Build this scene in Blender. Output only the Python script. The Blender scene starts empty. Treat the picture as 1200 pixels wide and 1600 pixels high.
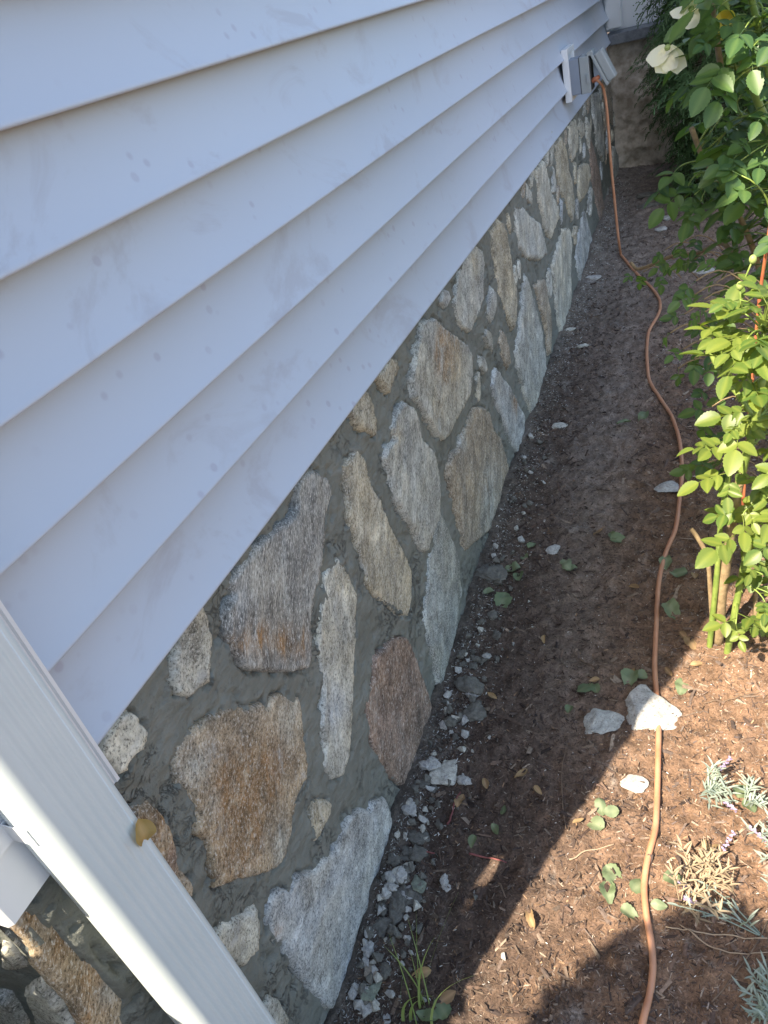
import bpy, bmesh, math, random
import numpy as np
from mathutils import Vector, Matrix, noise
from mathutils.geometry import delaunay_2d_cdt

random.seed(7)
rng = np.random.default_rng(7)
scene = bpy.context.scene
col = scene.collection
R = math.radians

# ------------------------------------------------------------------ camera
CAM = Vector((0.68, 0.0, 1.496))
right = Vector((0.91086, 0.33648, -0.23898))
down = Vector((0.00229, -0.58315, -0.81236))
fwd = Vector((-0.41270, 0.73940, -0.53194))
cd = bpy.data.cameras.new('camera')
cd.lens = 27.045; cd.sensor_width = 36; cd.clip_start = 0.02; cd.clip_end = 600
cam = bpy.data.objects.new('camera', cd)
m = Matrix((right, -down, -fwd)).transposed().to_4x4(); m.translation = CAM
cam.matrix_world = m
col.objects.link(cam); scene.camera = cam
scene.render.resolution_x = 768; scene.render.resolution_y = 1024

# ------------------------------------------------------------------ sky and sun
SUN_EL = 50.0
sun_dir = Vector((-0.39 * math.cos(R(SUN_EL)), -0.921 * math.cos(R(SUN_EL)), math.sin(R(SUN_EL))))
world = bpy.data.worlds.new('World'); scene.world = world; world.use_nodes = True
wn = world.node_tree.nodes; wl = world.node_tree.links; wn.clear()
sky = wn.new('ShaderNodeTexSky'); sky.sky_type = 'NISHITA'; sky.sun_disc = False
sky.sun_elevation = R(SUN_EL); sky.sun_rotation = math.atan2(-0.39, -0.921)
sky.dust_density = 1.6
bg = wn.new('ShaderNodeBackground'); bg.inputs['Strength'].default_value = 0.15
wo = wn.new('ShaderNodeOutputWorld')
wl.new(sky.outputs[0], bg.inputs[0]); wl.new(bg.outputs[0], wo.inputs[0])
sl = bpy.data.lights.new('sun', 'SUN'); sl.energy = 5.0; sl.angle = R(0.55); sl.color = (1.0, 0.9, 0.76)
sun = bpy.data.objects.new('sun', sl); col.objects.link(sun)
sun.rotation_euler = sun_dir.to_track_quat('Z', 'Y').to_euler(); sun.location = sun_dir * 20
vs = scene.view_settings
vs.view_transform = 'Standard'; vs.look = 'None'; vs.exposure = 1.55; vs.gamma = 1.0
vs.use_curve_mapping = False
vs.use_white_balance = True; vs.white_balance_temperature = 7000; vs.white_balance_tint = 10

# ------------------------------------------------------------------ measured data (metres)
# wall stones: tone, label, outline in metres along and up the wall, grain angle, stains
STONES = [
    ('dark', 'dark speckled grey stone with a rust band along its bottom', [(0.995, 0.853), (1.036, 0.843), (1.073, 0.798), (1.069, 0.771), (1.028, 0.756), (0.983, 0.715), (0.946, 0.684), (0.908, 0.663), (0.869, 0.628), (0.825, 0.575), (0.809, 0.572), (0.759, 0.614), (0.732, 0.645), (0.687, 0.696), (0.673, 0.721), (0.673, 0.745), (0.678, 0.78), (0.688, 0.811), (0.701, 0.818), (0.724, 0.817), (0.723, 0.844), (0.76, 0.844), (0.803, 0.843), (0.844, 0.837), (0.875, 0.83), (0.918, 0.819), (0.95, 0.819), (0.969, 0.847)], -2.52, [('rust', 0.688, 0.757, 0.021), ('rust', 0.726, 0.72, 0.025), ('rust', 0.773, 0.669, 0.026), ('rust', 0.816, 0.62, 0.026)]),
    ('pale', 'pale stone half under the siding left of the dark grey one', [(0.657, 0.876), (0.654, 0.852), (0.651, 0.835), (0.638, 0.806), (0.612, 0.78), (0.596, 0.76), (0.578, 0.772), (0.556, 0.776), (0.546, 0.798), (0.549, 0.82), (0.56, 0.842), (0.581, 0.853), (0.61, 0.882)], -2.55, []),
    ('rusty', 'largest rust brown stone beside the downspout', [(0.49, 0.722), (0.509, 0.735), (0.549, 0.719), (0.581, 0.705), (0.613, 0.686), (0.638, 0.651), (0.675, 0.622), (0.681, 0.601), (0.703, 0.605), (0.73, 0.584), (0.74, 0.558), (0.762, 0.537), (0.753, 0.505), (0.732, 0.472), (0.713, 0.422), (0.695, 0.399), (0.661, 0.399), (0.63, 0.39), (0.614, 0.374), (0.575, 0.357), (0.545, 0.373), (0.506, 0.414), (0.479, 0.452), (0.439, 0.495), (0.445, 0.522), (0.464, 0.58), (0.457, 0.603), (0.479, 0.629), (0.482, 0.668), (0.475, 0.694)], -2.54, [('pale', 0.714, 0.533, 0.04), ('pale', 0.508, 0.68, 0.025), ('pale', 0.574, 0.39, 0.027), ('rust', 0.54, 0.593, 0.065), ('rust', 0.637, 0.513, 0.06), ('pale', 0.495, 0.61, 0.019), ('rust', 0.509, 0.491, 0.053)]),
    ('pale', 'long narrow pale stone standing right of the dark grey one', [(1.022, 0.646), (1.046, 0.598), (1.046, 0.539), (1.013, 0.512), (0.983, 0.47), (0.946, 0.434), (0.908, 0.395), (0.877, 0.361), (0.853, 0.332), (0.829, 0.308), (0.782, 0.299), (0.758, 0.325), (0.75, 0.366), (0.776, 0.394), (0.791, 0.437), (0.824, 0.47), (0.852, 0.509), (0.867, 0.561), (0.903, 0.602), (0.941, 0.622), (0.964, 0.654)], -2.54, [('blue', 0.838, 0.424, 0.04), ('tan', 1.001, 0.607, 0.034)]),
    ('tan', 'long slanting yellowish stone tapering to its top left', [(1.21, 0.78), (1.228, 0.743), (1.22, 0.689), (1.245, 0.629), (1.248, 0.598), (1.254, 0.546), (1.275, 0.488), (1.289, 0.434), (1.299, 0.387), (1.269, 0.344), (1.228, 0.314), (1.171, 0.367), (1.155, 0.406), (1.111, 0.48), (1.092, 0.524), (1.105, 0.57), (1.107, 0.619), (1.107, 0.684), (1.124, 0.723), (1.132, 0.754), (1.131, 0.79)], -2.52, [('pale', 1.189, 0.59, 0.066)]),
    ('grey', 'grey stone with jagged left edge above the slate diamond', [(1.481, 0.745), (1.515, 0.706), (1.533, 0.661), (1.52, 0.627), (1.556, 0.58), (1.579, 0.535), (1.574, 0.486), (1.556, 0.445), (1.517, 0.39), (1.434, 0.385), (1.386, 0.378), (1.37, 0.415), (1.357, 0.469), (1.33, 0.526), (1.321, 0.546), (1.307, 0.596), (1.307, 0.621), (1.314, 0.667), (1.31, 0.703), (1.326, 0.714), (1.385, 0.7), (1.384, 0.729), (1.425, 0.744)], -2.51, [('tan', 1.397, 0.705, 0.028)]),
    ('grey', 'large egg shaped stone with an ochre middle near the siding', [(1.686, 0.854), (1.782, 0.821), (1.826, 0.776), (1.907, 0.713), (1.983, 0.656), (2.009, 0.61), (1.977, 0.564), (1.922, 0.539), (1.846, 0.53), (1.76, 0.532), (1.695, 0.53), (1.652, 0.539), (1.617, 0.589), (1.585, 0.644), (1.565, 0.691), (1.54, 0.727), (1.546, 0.769), (1.584, 0.789), (1.63, 0.812), (1.668, 0.828)], -2.51, [('rust', 1.819, 0.731, 0.065), ('tan', 1.826, 0.672, 0.087), ('rust', 1.754, 0.716, 0.04), ('tan', 1.648, 0.633, 0.045), ('pale', 1.615, 0.739, 0.036)]),
    ('brown', 'broad brownish stone low on the wall before the recess', [(1.944, 0.475), (2.029, 0.428), (2.087, 0.38), (2.098, 0.309), (2.16, 0.239), (2.19, 0.17), (2.179, 0.111), (2.115, 0.064), (2.009, 0.052), (1.94, 0.058), (1.822, 0.101), (1.705, 0.159), (1.629, 0.185), (1.637, 0.246), (1.636, 0.291), (1.631, 0.323), (1.633, 0.371), (1.634, 0.427), (1.648, 0.464), (1.7, 0.466), (1.756, 0.452), (1.796, 0.47), (1.864, 0.466), (1.906, 0.464)], -2.53, [('grey', 1.901, 0.154, 0.101), ('grey', 1.795, 0.45, 0.03)]),
    ('slate', 'slate grey diamond stone reaching down to the gravel', [(1.542, 0.383), (1.559, 0.339), (1.569, 0.282), (1.579, 0.23), (1.577, 0.179), (1.56, 0.137), (1.557, 0.102), (1.51, 0.086), (1.456, 0.057), (1.401, 0.044), (1.35, 0.016), (1.319, -0.018), (1.282, -0.027), (1.259, -0.008), (1.265, 0.05), (1.277, 0.108), (1.282, 0.155), (1.284, 0.197), (1.296, 0.237), (1.321, 0.272), (1.365, 0.296), (1.394, 0.329), (1.457, 0.362), (1.508, 0.377)], -2.53, []),
    ('mauve', 'mauve brown oval stone low beside the white rubble', [(1.139, 0.323), (1.172, 0.289), (1.181, 0.249), (1.184, 0.203), (1.192, 0.128), (1.194, 0.07), (1.191, 0.019), (1.157, -0.006), (1.118, -0.022), (1.061, -0.041), (1.011, -0.026), (0.967, 0.014), (0.933, 0.1), (0.924, 0.148), (0.917, 0.196), (0.918, 0.247), (0.932, 0.283), (0.949, 0.323), (0.975, 0.333), (0.999, 0.334), (1.01, 0.354), (1.028, 0.374), (1.072, 0.35), (1.108, 0.341)], -2.54, []),
    ('blue', 'big bluish grey stone nearest the camera at ground level', [(0.881, 0.086), (0.879, 0.037), (0.878, -0.021), (0.853, -0.044), (0.802, -0.036), (0.767, -0.039), (0.723, -0.027), (0.686, -0.014), (0.653, -0.004), (0.622, -0.018), (0.583, -0.034), (0.549, -0.052), (0.526, -0.052), (0.493, -0.017), (0.487, 0.022), (0.484, 0.088), (0.481, 0.145), (0.48, 0.194), (0.482, 0.226), (0.488, 0.248), (0.476, 0.263), (0.476, 0.29), (0.488, 0.327), (0.505, 0.337), (0.531, 0.323), (0.542, 0.296), (0.574, 0.292), (0.61, 0.245), (0.645, 0.227), (0.685, 0.191), (0.707, 0.202), (0.759, 0.195), (0.798, 0.164), (0.819, 0.129), (0.846, 0.124)], -2.54, [('mauve', 0.485, 0.279, 0.013)]),
    ('tan', 'small wedge stone between the rust brown and bluish stones', [(0.683, 0.347), (0.71, 0.319), (0.728, 0.287), (0.715, 0.278), (0.68, 0.284), (0.654, 0.282), (0.645, 0.286), (0.66, 0.306), (0.671, 0.33)], -2.51, []),
    ('rusty', 'rust coloured stone half hidden behind the downspout', [(0.38, 0.741), (0.395, 0.739), (0.419, 0.726), (0.423, 0.703), (0.423, 0.661), (0.416, 0.629), (0.403, 0.598), (0.405, 0.555), (0.397, 0.534), (0.386, 0.557), (0.375, 0.611), (0.371, 0.699)], -2.51, [('rust', 0.405, 0.696, 0.042), ('mauve', 0.398, 0.62, 0.022)]),
    ('pale', 'small pale stone edging the lower downspout', [(0.474, 0.375), (0.458, 0.34), (0.436, 0.316), (0.402, 0.332), (0.394, 0.368), (0.384, 0.443), (0.408, 0.435), (0.446, 0.395)], -2.54, []),
    ('pale', 'pale stone tip at the foot of the downspout', [(0.408, 0.208), (0.418, 0.172), (0.416, 0.114), (0.395, 0.103), (0.374, 0.143), (0.376, 0.229)], -2.52, []),
    ('pale', 'grey stone under the siding next to the corner trim', [(0.461, 0.851), (0.466, 0.838), (0.462, 0.829), (0.47, 0.81), (0.46, 0.804), (0.447, 0.797), (0.427, 0.803), (0.413, 0.797), (0.404, 0.806), (0.398, 0.831), (0.399, 0.847), (0.418, 0.86), (0.44, 0.863)], -2.47, []),
    ('tan', 'small ochre stone peeking below the siding edge', [(1.449, 0.869), (1.495, 0.843), (1.497, 0.826), (1.454, 0.816), (1.412, 0.805), (1.392, 0.836), (1.362, 0.866)], -2.54, []),
    ('tan', 'stone under the siding above the slanting yellowish one', [(1.297, 0.877), (1.317, 0.852), (1.328, 0.824), (1.318, 0.783), (1.3, 0.762), (1.275, 0.782), (1.238, 0.818), (1.219, 0.861)], -2.49, []),
    ('grey', 'rounded grey stone right of the egg shaped one by siding', [(2.255, 0.851), (2.305, 0.819), (2.304, 0.784), (2.26, 0.745), (2.22, 0.7), (2.14, 0.677), (2.041, 0.676), (1.985, 0.708), (1.953, 0.75), (1.957, 0.793), (2.0, 0.825), (2.057, 0.848), (2.162, 0.858)], -2.5, [('tan', 2.198, 0.803, 0.049)]),
    ('blue', None, [(1.89, 0.858), (1.92, 0.84), (1.923, 0.817), (1.882, 0.812), (1.858, 0.838)], -2.54, []),
    ('tan', 'long thin tan stone slanting below the siding', [(2.424, 0.846), (2.511, 0.856), (2.579, 0.819), (2.585, 0.758), (2.588, 0.678), (2.601, 0.591), (2.587, 0.541), (2.519, 0.491), (2.482, 0.483), (2.459, 0.537), (2.409, 0.632), (2.394, 0.715), (2.404, 0.78)], -2.52, []),
    ('grey', None, [(2.33, 0.7), (2.358, 0.664), (2.351, 0.629), (2.291, 0.608), (2.256, 0.608), (2.232, 0.645), (2.279, 0.676)], -2.54, []),
    ('brown', None, [(2.351, 0.549), (2.391, 0.511), (2.41, 0.454), (2.403, 0.4), (2.36, 0.397), (2.314, 0.457), (2.307, 0.515)], -2.52, []),
    ('grey', None, [(2.185, 0.615), (2.227, 0.59), (2.226, 0.552), (2.201, 0.53), (2.167, 0.578), (2.156, 0.609)], -2.51, []),
    ('grey', None, [(2.085, 0.576), (2.118, 0.544), (2.126, 0.507), (2.091, 0.516), (2.066, 0.55)], -2.54, []),
    ('grey', 'tall grey spearhead stone reaching the soil', [(2.782, 0.578), (2.814, 0.503), (2.845, 0.422), (2.895, 0.303), (2.896, 0.183), (2.883, 0.124), (2.749, 0.095), (2.615, 0.094), (2.541, 0.115), (2.512, 0.193), (2.497, 0.272), (2.469, 0.344), (2.48, 0.405), (2.56, 0.442), (2.639, 0.505), (2.701, 0.546)], -2.54, []),
    ('blue', 'bluish stone with a rust streak low on the wall', [(2.214, 0.473), (2.26, 0.434), (2.335, 0.347), (2.404, 0.251), (2.476, 0.16), (2.449, 0.105), (2.392, 0.073), (2.331, 0.068), (2.271, 0.139), (2.219, 0.239), (2.187, 0.33), (2.148, 0.405), (2.142, 0.446)], -2.52, [('rust', 2.372, 0.266, 0.04)]),
    ('brown', None, [(2.978, 0.479), (3.089, 0.438), (3.097, 0.386), (3.095, 0.321), (3.073, 0.245), (3.015, 0.185), (2.965, 0.156), (2.957, 0.229), (2.953, 0.305), (2.922, 0.399), (2.882, 0.492)], -2.53, []),
    ('pale', 'tall pale blunt topped stone reaching the soil', [(3.547, 0.503), (3.745, 0.445), (3.746, 0.363), (3.668, 0.28), (3.574, 0.174), (3.444, 0.124), (3.319, 0.102), (3.246, 0.123), (3.225, 0.189), (3.218, 0.297), (3.228, 0.378), (3.245, 0.447), (3.377, 0.476), (3.482, 0.484)], -2.52, []),
    ('grey', None, [(2.758, 0.829), (2.892, 0.784), (2.992, 0.72), (3.104, 0.658), (3.141, 0.593), (3.152, 0.527), (3.024, 0.545), (2.845, 0.616), (2.753, 0.683), (2.747, 0.753)], -2.54, []),
    ('pale', None, [(3.16, 0.851), (3.308, 0.851), (3.355, 0.776), (3.403, 0.694), (3.513, 0.6), (3.503, 0.562), (3.354, 0.558), (3.255, 0.549), (3.205, 0.604), (3.189, 0.662), (3.16, 0.738), (3.149, 0.799)], -2.53, []),
    ('tan', None, [(3.603, 0.845), (3.755, 0.849), (3.837, 0.764), (3.85, 0.678), (3.892, 0.572), (3.883, 0.503), (3.796, 0.463), (3.707, 0.553), (3.613, 0.646), (3.58, 0.743)], -2.54, []),
    ('tan', None, [(4.181, 0.631), (4.416, 0.575), (4.44, 0.505), (4.312, 0.46), (4.054, 0.479), (4.011, 0.54), (4.072, 0.597)], -2.53, []),
    ('blue', 'blue white stone low on the far wall by the cord', [(4.169, 0.422), (4.252, 0.339), (4.328, 0.235), (4.328, 0.162), (4.114, 0.141), (3.961, 0.125), (3.821, 0.147), (3.78, 0.239), (3.839, 0.323), (3.979, 0.373)], -2.53, []),
    ('pale', None, [(3.95, 0.848), (4.142, 0.844), (4.2, 0.781), (4.147, 0.704), (3.975, 0.691), (3.945, 0.732), (3.948, 0.79)], -2.52, []),
    ('mauve', None, [(4.574, 0.696), (4.666, 0.609), (4.744, 0.491), (4.79, 0.354), (4.801, 0.242), (4.63, 0.205), (4.565, 0.351), (4.499, 0.48), (4.489, 0.609)], -2.54, []),
    ('grey', None, [(4.735, 0.855), (4.979, 0.828), (5.014, 0.675), (5.047, 0.509), (4.952, 0.459), (4.76, 0.592), (4.724, 0.731)], -2.53, []),
    ('pale', None, [(4.256, 0.831), (4.395, 0.778), (4.381, 0.726), (4.292, 0.727), (4.248, 0.789)], -2.54, []),
    ('pale', None, [(4.493, 0.787), (4.57, 0.726), (4.458, 0.635), (4.431, 0.698)], -2.52, []),
    ('grey', None, [(5.427, 0.448), (5.665, 0.317), (5.586, 0.202), (5.396, 0.199), (5.306, 0.323)], -2.54, []),
    ('brown', None, [(5.316, 0.808), (5.56, 0.788), (5.58, 0.668), (5.495, 0.547), (5.34, 0.613)], -2.54, []),
    ('grey', None, [(5.057, 0.299), (5.231, 0.215), (5.163, 0.116), (5.012, 0.14), (4.975, 0.227)], -2.54, []),
    ('pale', None, [(2.652, 0.664), (2.637, 0.612), (2.601, 0.591), (2.616, 0.643)], -2.51, []),
    ('tan', None, [(2.66, 0.837), (2.677, 0.789), (2.655, 0.757), (2.644, 0.799)], -2.52, []),
    ('grey', None, [(2.984, 0.848), (3.054, 0.791), (3.039, 0.752), (2.97, 0.794)], -2.52, []),
    ('rusty', 'long rust red stone at the house corner left of the downspout', [(0.235, 0.796), (0.245, 0.78), (0.25, 0.768), (0.253, 0.748), (0.256, 0.72), (0.259, 0.658), (0.262, 0.582), (0.261, 0.531), (0.242, 0.528), (0.224, 0.48), (0.208, 0.52), (0.211, 0.572), (0.217, 0.606), (0.219, 0.656), (0.22, 0.705), (0.226, 0.724), (0.228, 0.75), (0.225, 0.78)], -2.53, [('rust', 0.234, 0.773, 0.023), ('rust', 0.246, 0.696, 0.023), ('rust', 0.246, 0.619, 0.024), ('grey', 0.245, 0.572, 0.017), ('rust', 0.221, 0.576, 0.024)]),
]
FRONT_STONES = [
    ('pale', [(-0.124, 0.61), (-0.076, 0.653), (-0.033, 0.671), (-0.004, 0.661), (-0.003, 0.614), (-0.034, 0.544), (-0.182, 0.468)]),
    ('pale', [(-0.055, 0.763), (-0.027, 0.754), (-0.019, 0.733), (-0.067, 0.688), (-0.125, 0.666)]),
    ('grey', [(-0.214, 0.56), (-0.185, 0.559), (-0.201, 0.475), (-0.324, 0.335), (-0.396, 0.333)]),
]
CORD = [(0.152, 4.115), (0.186, 4.024), (0.289, 3.774), (0.363, 3.581), (0.389, 3.435), (0.386, 3.324), (0.363, 3.186), (0.364, 3.039), (0.379, 2.873), (0.398, 2.746), (0.45, 2.6), (0.489, 2.488), (0.521, 2.326), (0.536, 2.162), (0.536, 2.038), (0.531, 1.897), (0.509, 1.792), (0.498, 1.669), (0.502, 1.532), (0.507, 1.401), (0.517, 1.311), (0.529, 1.21), (0.533, 1.142), (0.536, 1.063), (0.539, 0.99), (0.538, 0.947), (0.53, 0.898), (0.527, 0.847), (0.534, 0.795), (0.547, 0.742), (0.552, 0.7), (0.548, 0.653), (0.541, 0.612), (0.532, 0.54), (0.532, 0.435)]
CORD_DROP = [(0.143, 4.03, 0.959), (0.149, 4.04, 0.876), (0.149, 4.04, 0.738), (0.149, 4.04, 0.624), (0.152, 4.04, 0.475), (0.154, 4.045, 0.35), (0.156, 4.05, 0.259)]
FRONT_CANES = [(0.0065, 'green', [(0.628, 1.46, 0.019), (0.635, 1.455, 0.114), (0.648, 1.45, 0.277), (0.658, 1.45, 0.438), (0.674, 1.45, 0.552), (0.678, 1.46, 0.622)]), (0.0115, 'wood', [(0.649, 1.47, 0.042), (0.658, 1.46, 0.212), (0.674, 1.45, 0.369), (0.682, 1.44, 0.462), (0.698, 1.44, 0.566)]), (0.0085, 'green', [(0.682, 1.44, 0.462), (0.698, 1.44, 0.566), (0.711, 1.43, 0.639), (0.722, 1.42, 0.714), (0.73, 1.42, 0.78)]), (0.0075, 'green', [(0.666, 1.44, 0.022), (0.678, 1.43, 0.132), (0.694, 1.43, 0.259), (0.706, 1.42, 0.359), (0.722, 1.41, 0.46), (0.738, 1.4, 0.538), (0.757, 1.4, 0.641)]), (0.0055, 'green', [(0.716, 1.42, 0.703), (0.697, 1.43, 0.731), (0.674, 1.44, 0.761), (0.654, 1.45, 0.791), (0.641, 1.46, 0.823), (0.638, 1.47, 0.836)]), (0.0045, 'green', [(0.683, 1.44, 0.749), (0.672, 1.43, 0.793), (0.659, 1.42, 0.837), (0.655, 1.42, 0.85)]), (0.006, 'wood', [(0.639, 1.49, 0.012), (0.636, 1.49, 0.102), (0.633, 1.49, 0.204), (0.627, 1.49, 0.3), (0.608, 1.49, 0.355), (0.595, 1.49, 0.38)]), (0.006, 'wood', [(0.739, 1.5, -0.027), (0.729, 1.5, 0.141), (0.734, 1.52, 0.261), (0.751, 1.54, 0.391)]), (0.004, 'green', [(0.731, 1.42, 0.868), (0.716, 1.42, 0.838), (0.701, 1.43, 0.823)])]
REAR_CANES = [(0.009, 'green', [(0.801, 1.95, 0.561), (0.772, 1.93, 0.826), (0.752, 1.9, 1.068), (0.72, 1.88, 1.175), (0.695, 1.86, 1.245), (0.673, 1.84, 1.312), (0.657, 1.83, 1.379)]), (0.007, 'green', [(0.812, 1.9, 0.584), (0.778, 1.86, 0.945), (0.753, 1.82, 1.144), (0.733, 1.8, 1.251), (0.715, 1.79, 1.328), (0.699, 1.78, 1.382)]), (0.007, 'wood', [(0.788, 2.05, 0.441), (0.744, 2.05, 0.725), (0.707, 2.03, 0.862), (0.659, 2.0, 0.98), (0.62, 1.98, 1.047), (0.596, 1.96, 1.123)]), (0.006, 'wood', [(0.687, 2.1, 0.645), (0.687, 2.1, 0.747), (0.657, 2.12, 0.809), (0.594, 2.2, 0.767), (0.524, 2.28, 0.74), (0.43, 2.35, 0.691), (0.402, 2.37, 0.707)]), (0.006, 'wood', [(0.658, 1.95, 1.212), (0.649, 1.92, 1.287), (0.641, 1.9, 1.357)]), (0.004, 'orange', [(0.702, 1.72, 0.261), (0.716, 1.74, 0.539), (0.73, 1.75, 0.782), (0.74, 1.73, 0.898), (0.748, 1.72, 0.977)])]
FRONT_SHOOTS = [(0.699, 1.405, 0.913), (0.69, 1.406, 0.939), (0.792, 1.475, 0.274), (0.702, 1.35, 0.889), (0.756, 1.389, 0.852), (0.755, 1.492, 0.33), (0.764, 1.445, 0.901), (0.748, 1.364, 0.63), (0.725, 1.508, 0.878), (0.771, 1.387, 0.58), (0.786, 1.427, 0.264), (0.718, 1.388, 0.879), (0.751, 1.339, 0.973), (0.742, 1.432, 0.77), (0.729, 1.519, 0.675), (0.706, 1.472, 0.692), (0.681, 1.475, 0.793), (0.738, 1.393, 0.821), (0.795, 1.47, 0.107), (0.765, 1.509, 0.622), (0.751, 1.386, 0.329), (0.712, 1.348, 0.807), (0.68, 1.459, 0.846), (0.74, 1.408, 0.355), (0.763, 1.336, 0.653), (0.701, 1.37, 0.832), (0.785, 1.48, 0.418), (0.793, 1.506, 0.137), (0.751, 1.381, 0.461), (0.739, 1.362, 0.954), (0.751, 1.472, 0.504), (0.743, 1.368, 0.28), (0.751, 1.499, 0.695), (0.762, 1.43, 0.617), (0.771, 1.356, 0.549), (0.734, 1.493, 0.612), (0.693, 1.424, 0.874), (0.777, 1.331, 0.477), (0.752, 1.39, 0.524), (0.777, 1.495, 0.715), (0.76, 1.456, 0.692), (0.796, 1.514, 0.285), (0.721, 1.485, 0.646), (0.752, 1.375, 0.89), (0.765, 1.497, 0.081), (0.76, 1.392, 0.278), (0.733, 1.444, 0.545), (0.7, 1.344, 0.873), (0.664, 1.42, 0.881), (0.663, 1.4, 0.659), (0.691, 1.36, 0.711), (0.698, 1.36, 0.512), (0.692, 1.37, 0.465), (0.675, 1.37, 0.601), (0.687, 1.36, 0.218)]
SHADE_SHOOTS = [(0.647, 1.768, 0.365), (0.639, 1.585, 0.636), (0.648, 1.709, 0.862), (0.653, 1.685, 0.747), (0.647, 1.661, 0.46), (0.639, 1.77, 0.437), (0.629, 1.585, 0.85), (0.638, 1.718, 0.754), (0.609, 1.616, 0.46), (0.647, 1.846, 0.785), (0.608, 1.637, 0.868), (0.655, 1.774, 0.767), (0.631, 1.678, 0.629), (0.613, 1.771, 0.678), (0.612, 1.632, 0.899), (0.65, 1.833, 0.434), (0.625, 1.66, 0.847), (0.616, 1.633, 0.479), (0.632, 1.605, 0.725), (0.636, 1.75, 0.52), (0.643, 1.702, 0.379), (0.617, 1.665, 0.756)]
REAR_SHOOTS = [(0.686, 1.778, 1.258), (0.715, 1.853, 1.255), (0.751, 2.086, 1.204), (0.774, 2.072, 1.193), (0.665, 2.148, 1.347), (0.776, 1.988, 1.381), (0.724, 1.795, 1.296), (0.788, 1.794, 1.194), (0.711, 1.817, 1.008), (0.657, 1.682, 1.401), (0.808, 2.027, 1.129), (0.734, 1.841, 0.836), (0.694, 1.68, 1.076), (0.7, 1.949, 0.956), (0.723, 1.883, 0.85), (0.75, 1.721, 1.214), (0.698, 1.693, 1.318), (0.684, 1.895, 1.345), (0.773, 2.095, 0.905), (0.791, 2.113, 1.316), (0.805, 2.07, 0.742), (0.759, 2.017, 1.14), (0.789, 1.972, 1.056), (0.782, 1.838, 1.247), (0.741, 1.792, 1.046), (0.666, 2.092, 1.118), (0.696, 1.876, 1.184), (0.697, 2.017, 1.254), (0.816, 2.052, 0.9), (0.818, 2.029, 0.794), (0.696, 2.035, 1.103), (0.783, 2.029, 0.82), (0.748, 1.972, 1.254), (0.669, 1.763, 1.081), (0.766, 2.064, 1.297), (0.682, 1.71, 1.393), (0.765, 1.969, 1.354), (0.667, 1.771, 1.416), (0.755, 1.687, 1.302), (0.717, 1.95, 1.21), (0.742, 2.11, 0.943), (0.693, 1.736, 1.09), (0.701, 2.08, 1.358), (0.756, 2.077, 0.829), (0.769, 2.011, 0.883), (0.714, 2.111, 0.865), (0.657, 1.76, 1.353), (0.717, 1.928, 0.887), (0.779, 1.946, 1.188), (0.706, 2.094, 1.053), (0.787, 2.132, 0.758), (0.741, 2.096, 1.28), (0.721, 1.824, 1.369), (0.653, 1.811, 1.142), (0.667, 1.954, 0.924), (0.797, 2.039, 1.286), (0.672, 1.899, 0.995), (0.719, 1.761, 1.347), (0.694, 2.004, 0.83), (0.79, 1.91, 1.112), (0.734, 1.754, 1.092), (0.702, 1.9, 1.319), (0.75, 1.996, 1.369), (0.68, 2.042, 0.922), (0.779, 2.116, 0.927), (0.746, 2.043, 1.089), (0.643, 2.069, 0.996), (0.81, 2.093, 0.855), (0.679, 1.708, 1.233), (0.728, 2.094, 1.125), (0.73, 2.084, 0.993), (0.727, 1.837, 0.985), (0.739, 2.084, 1.154), (0.68, 1.75, 1.106), (0.664, 1.851, 1.237), (0.712, 1.908, 1.063), (0.779, 1.949, 1.016), (0.799, 2.148, 1.24), (0.803, 2.114, 0.942), (0.771, 1.699, 0.955), (0.739, 1.75, 1.171), (0.817, 2.131, 1.003), (0.759, 2.074, 0.889), (0.749, 1.866, 1.083), (0.559, 1.9, 1.047), (0.589, 1.9, 1.018), (0.602, 1.88, 1.001), (0.616, 1.85, 0.993), (0.607, 1.9, 0.953), (0.63, 1.75, 1.3), (0.642, 1.72, 1.311), (0.673, 1.7, 1.277), (0.61, 1.8, 1.238), (0.709, 1.7, 1.284)]
LOW_SHOOTS = [(0.585, 1.62, 0.758), (0.574, 1.6, 0.724), (0.562, 1.6, 0.806), (0.606, 1.6, 0.744), (0.611, 1.7, 0.815), (0.582, 1.75, 0.783), (0.41, 2.36, 0.681), (0.439, 2.34, 0.684), (0.487, 2.3, 0.692), (0.526, 2.25, 0.741), (0.585, 2.2, 0.751), (0.558, 2.15, 0.814), (0.569, 2.2, 0.753), (0.514, 2.2, 0.787)]
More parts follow.
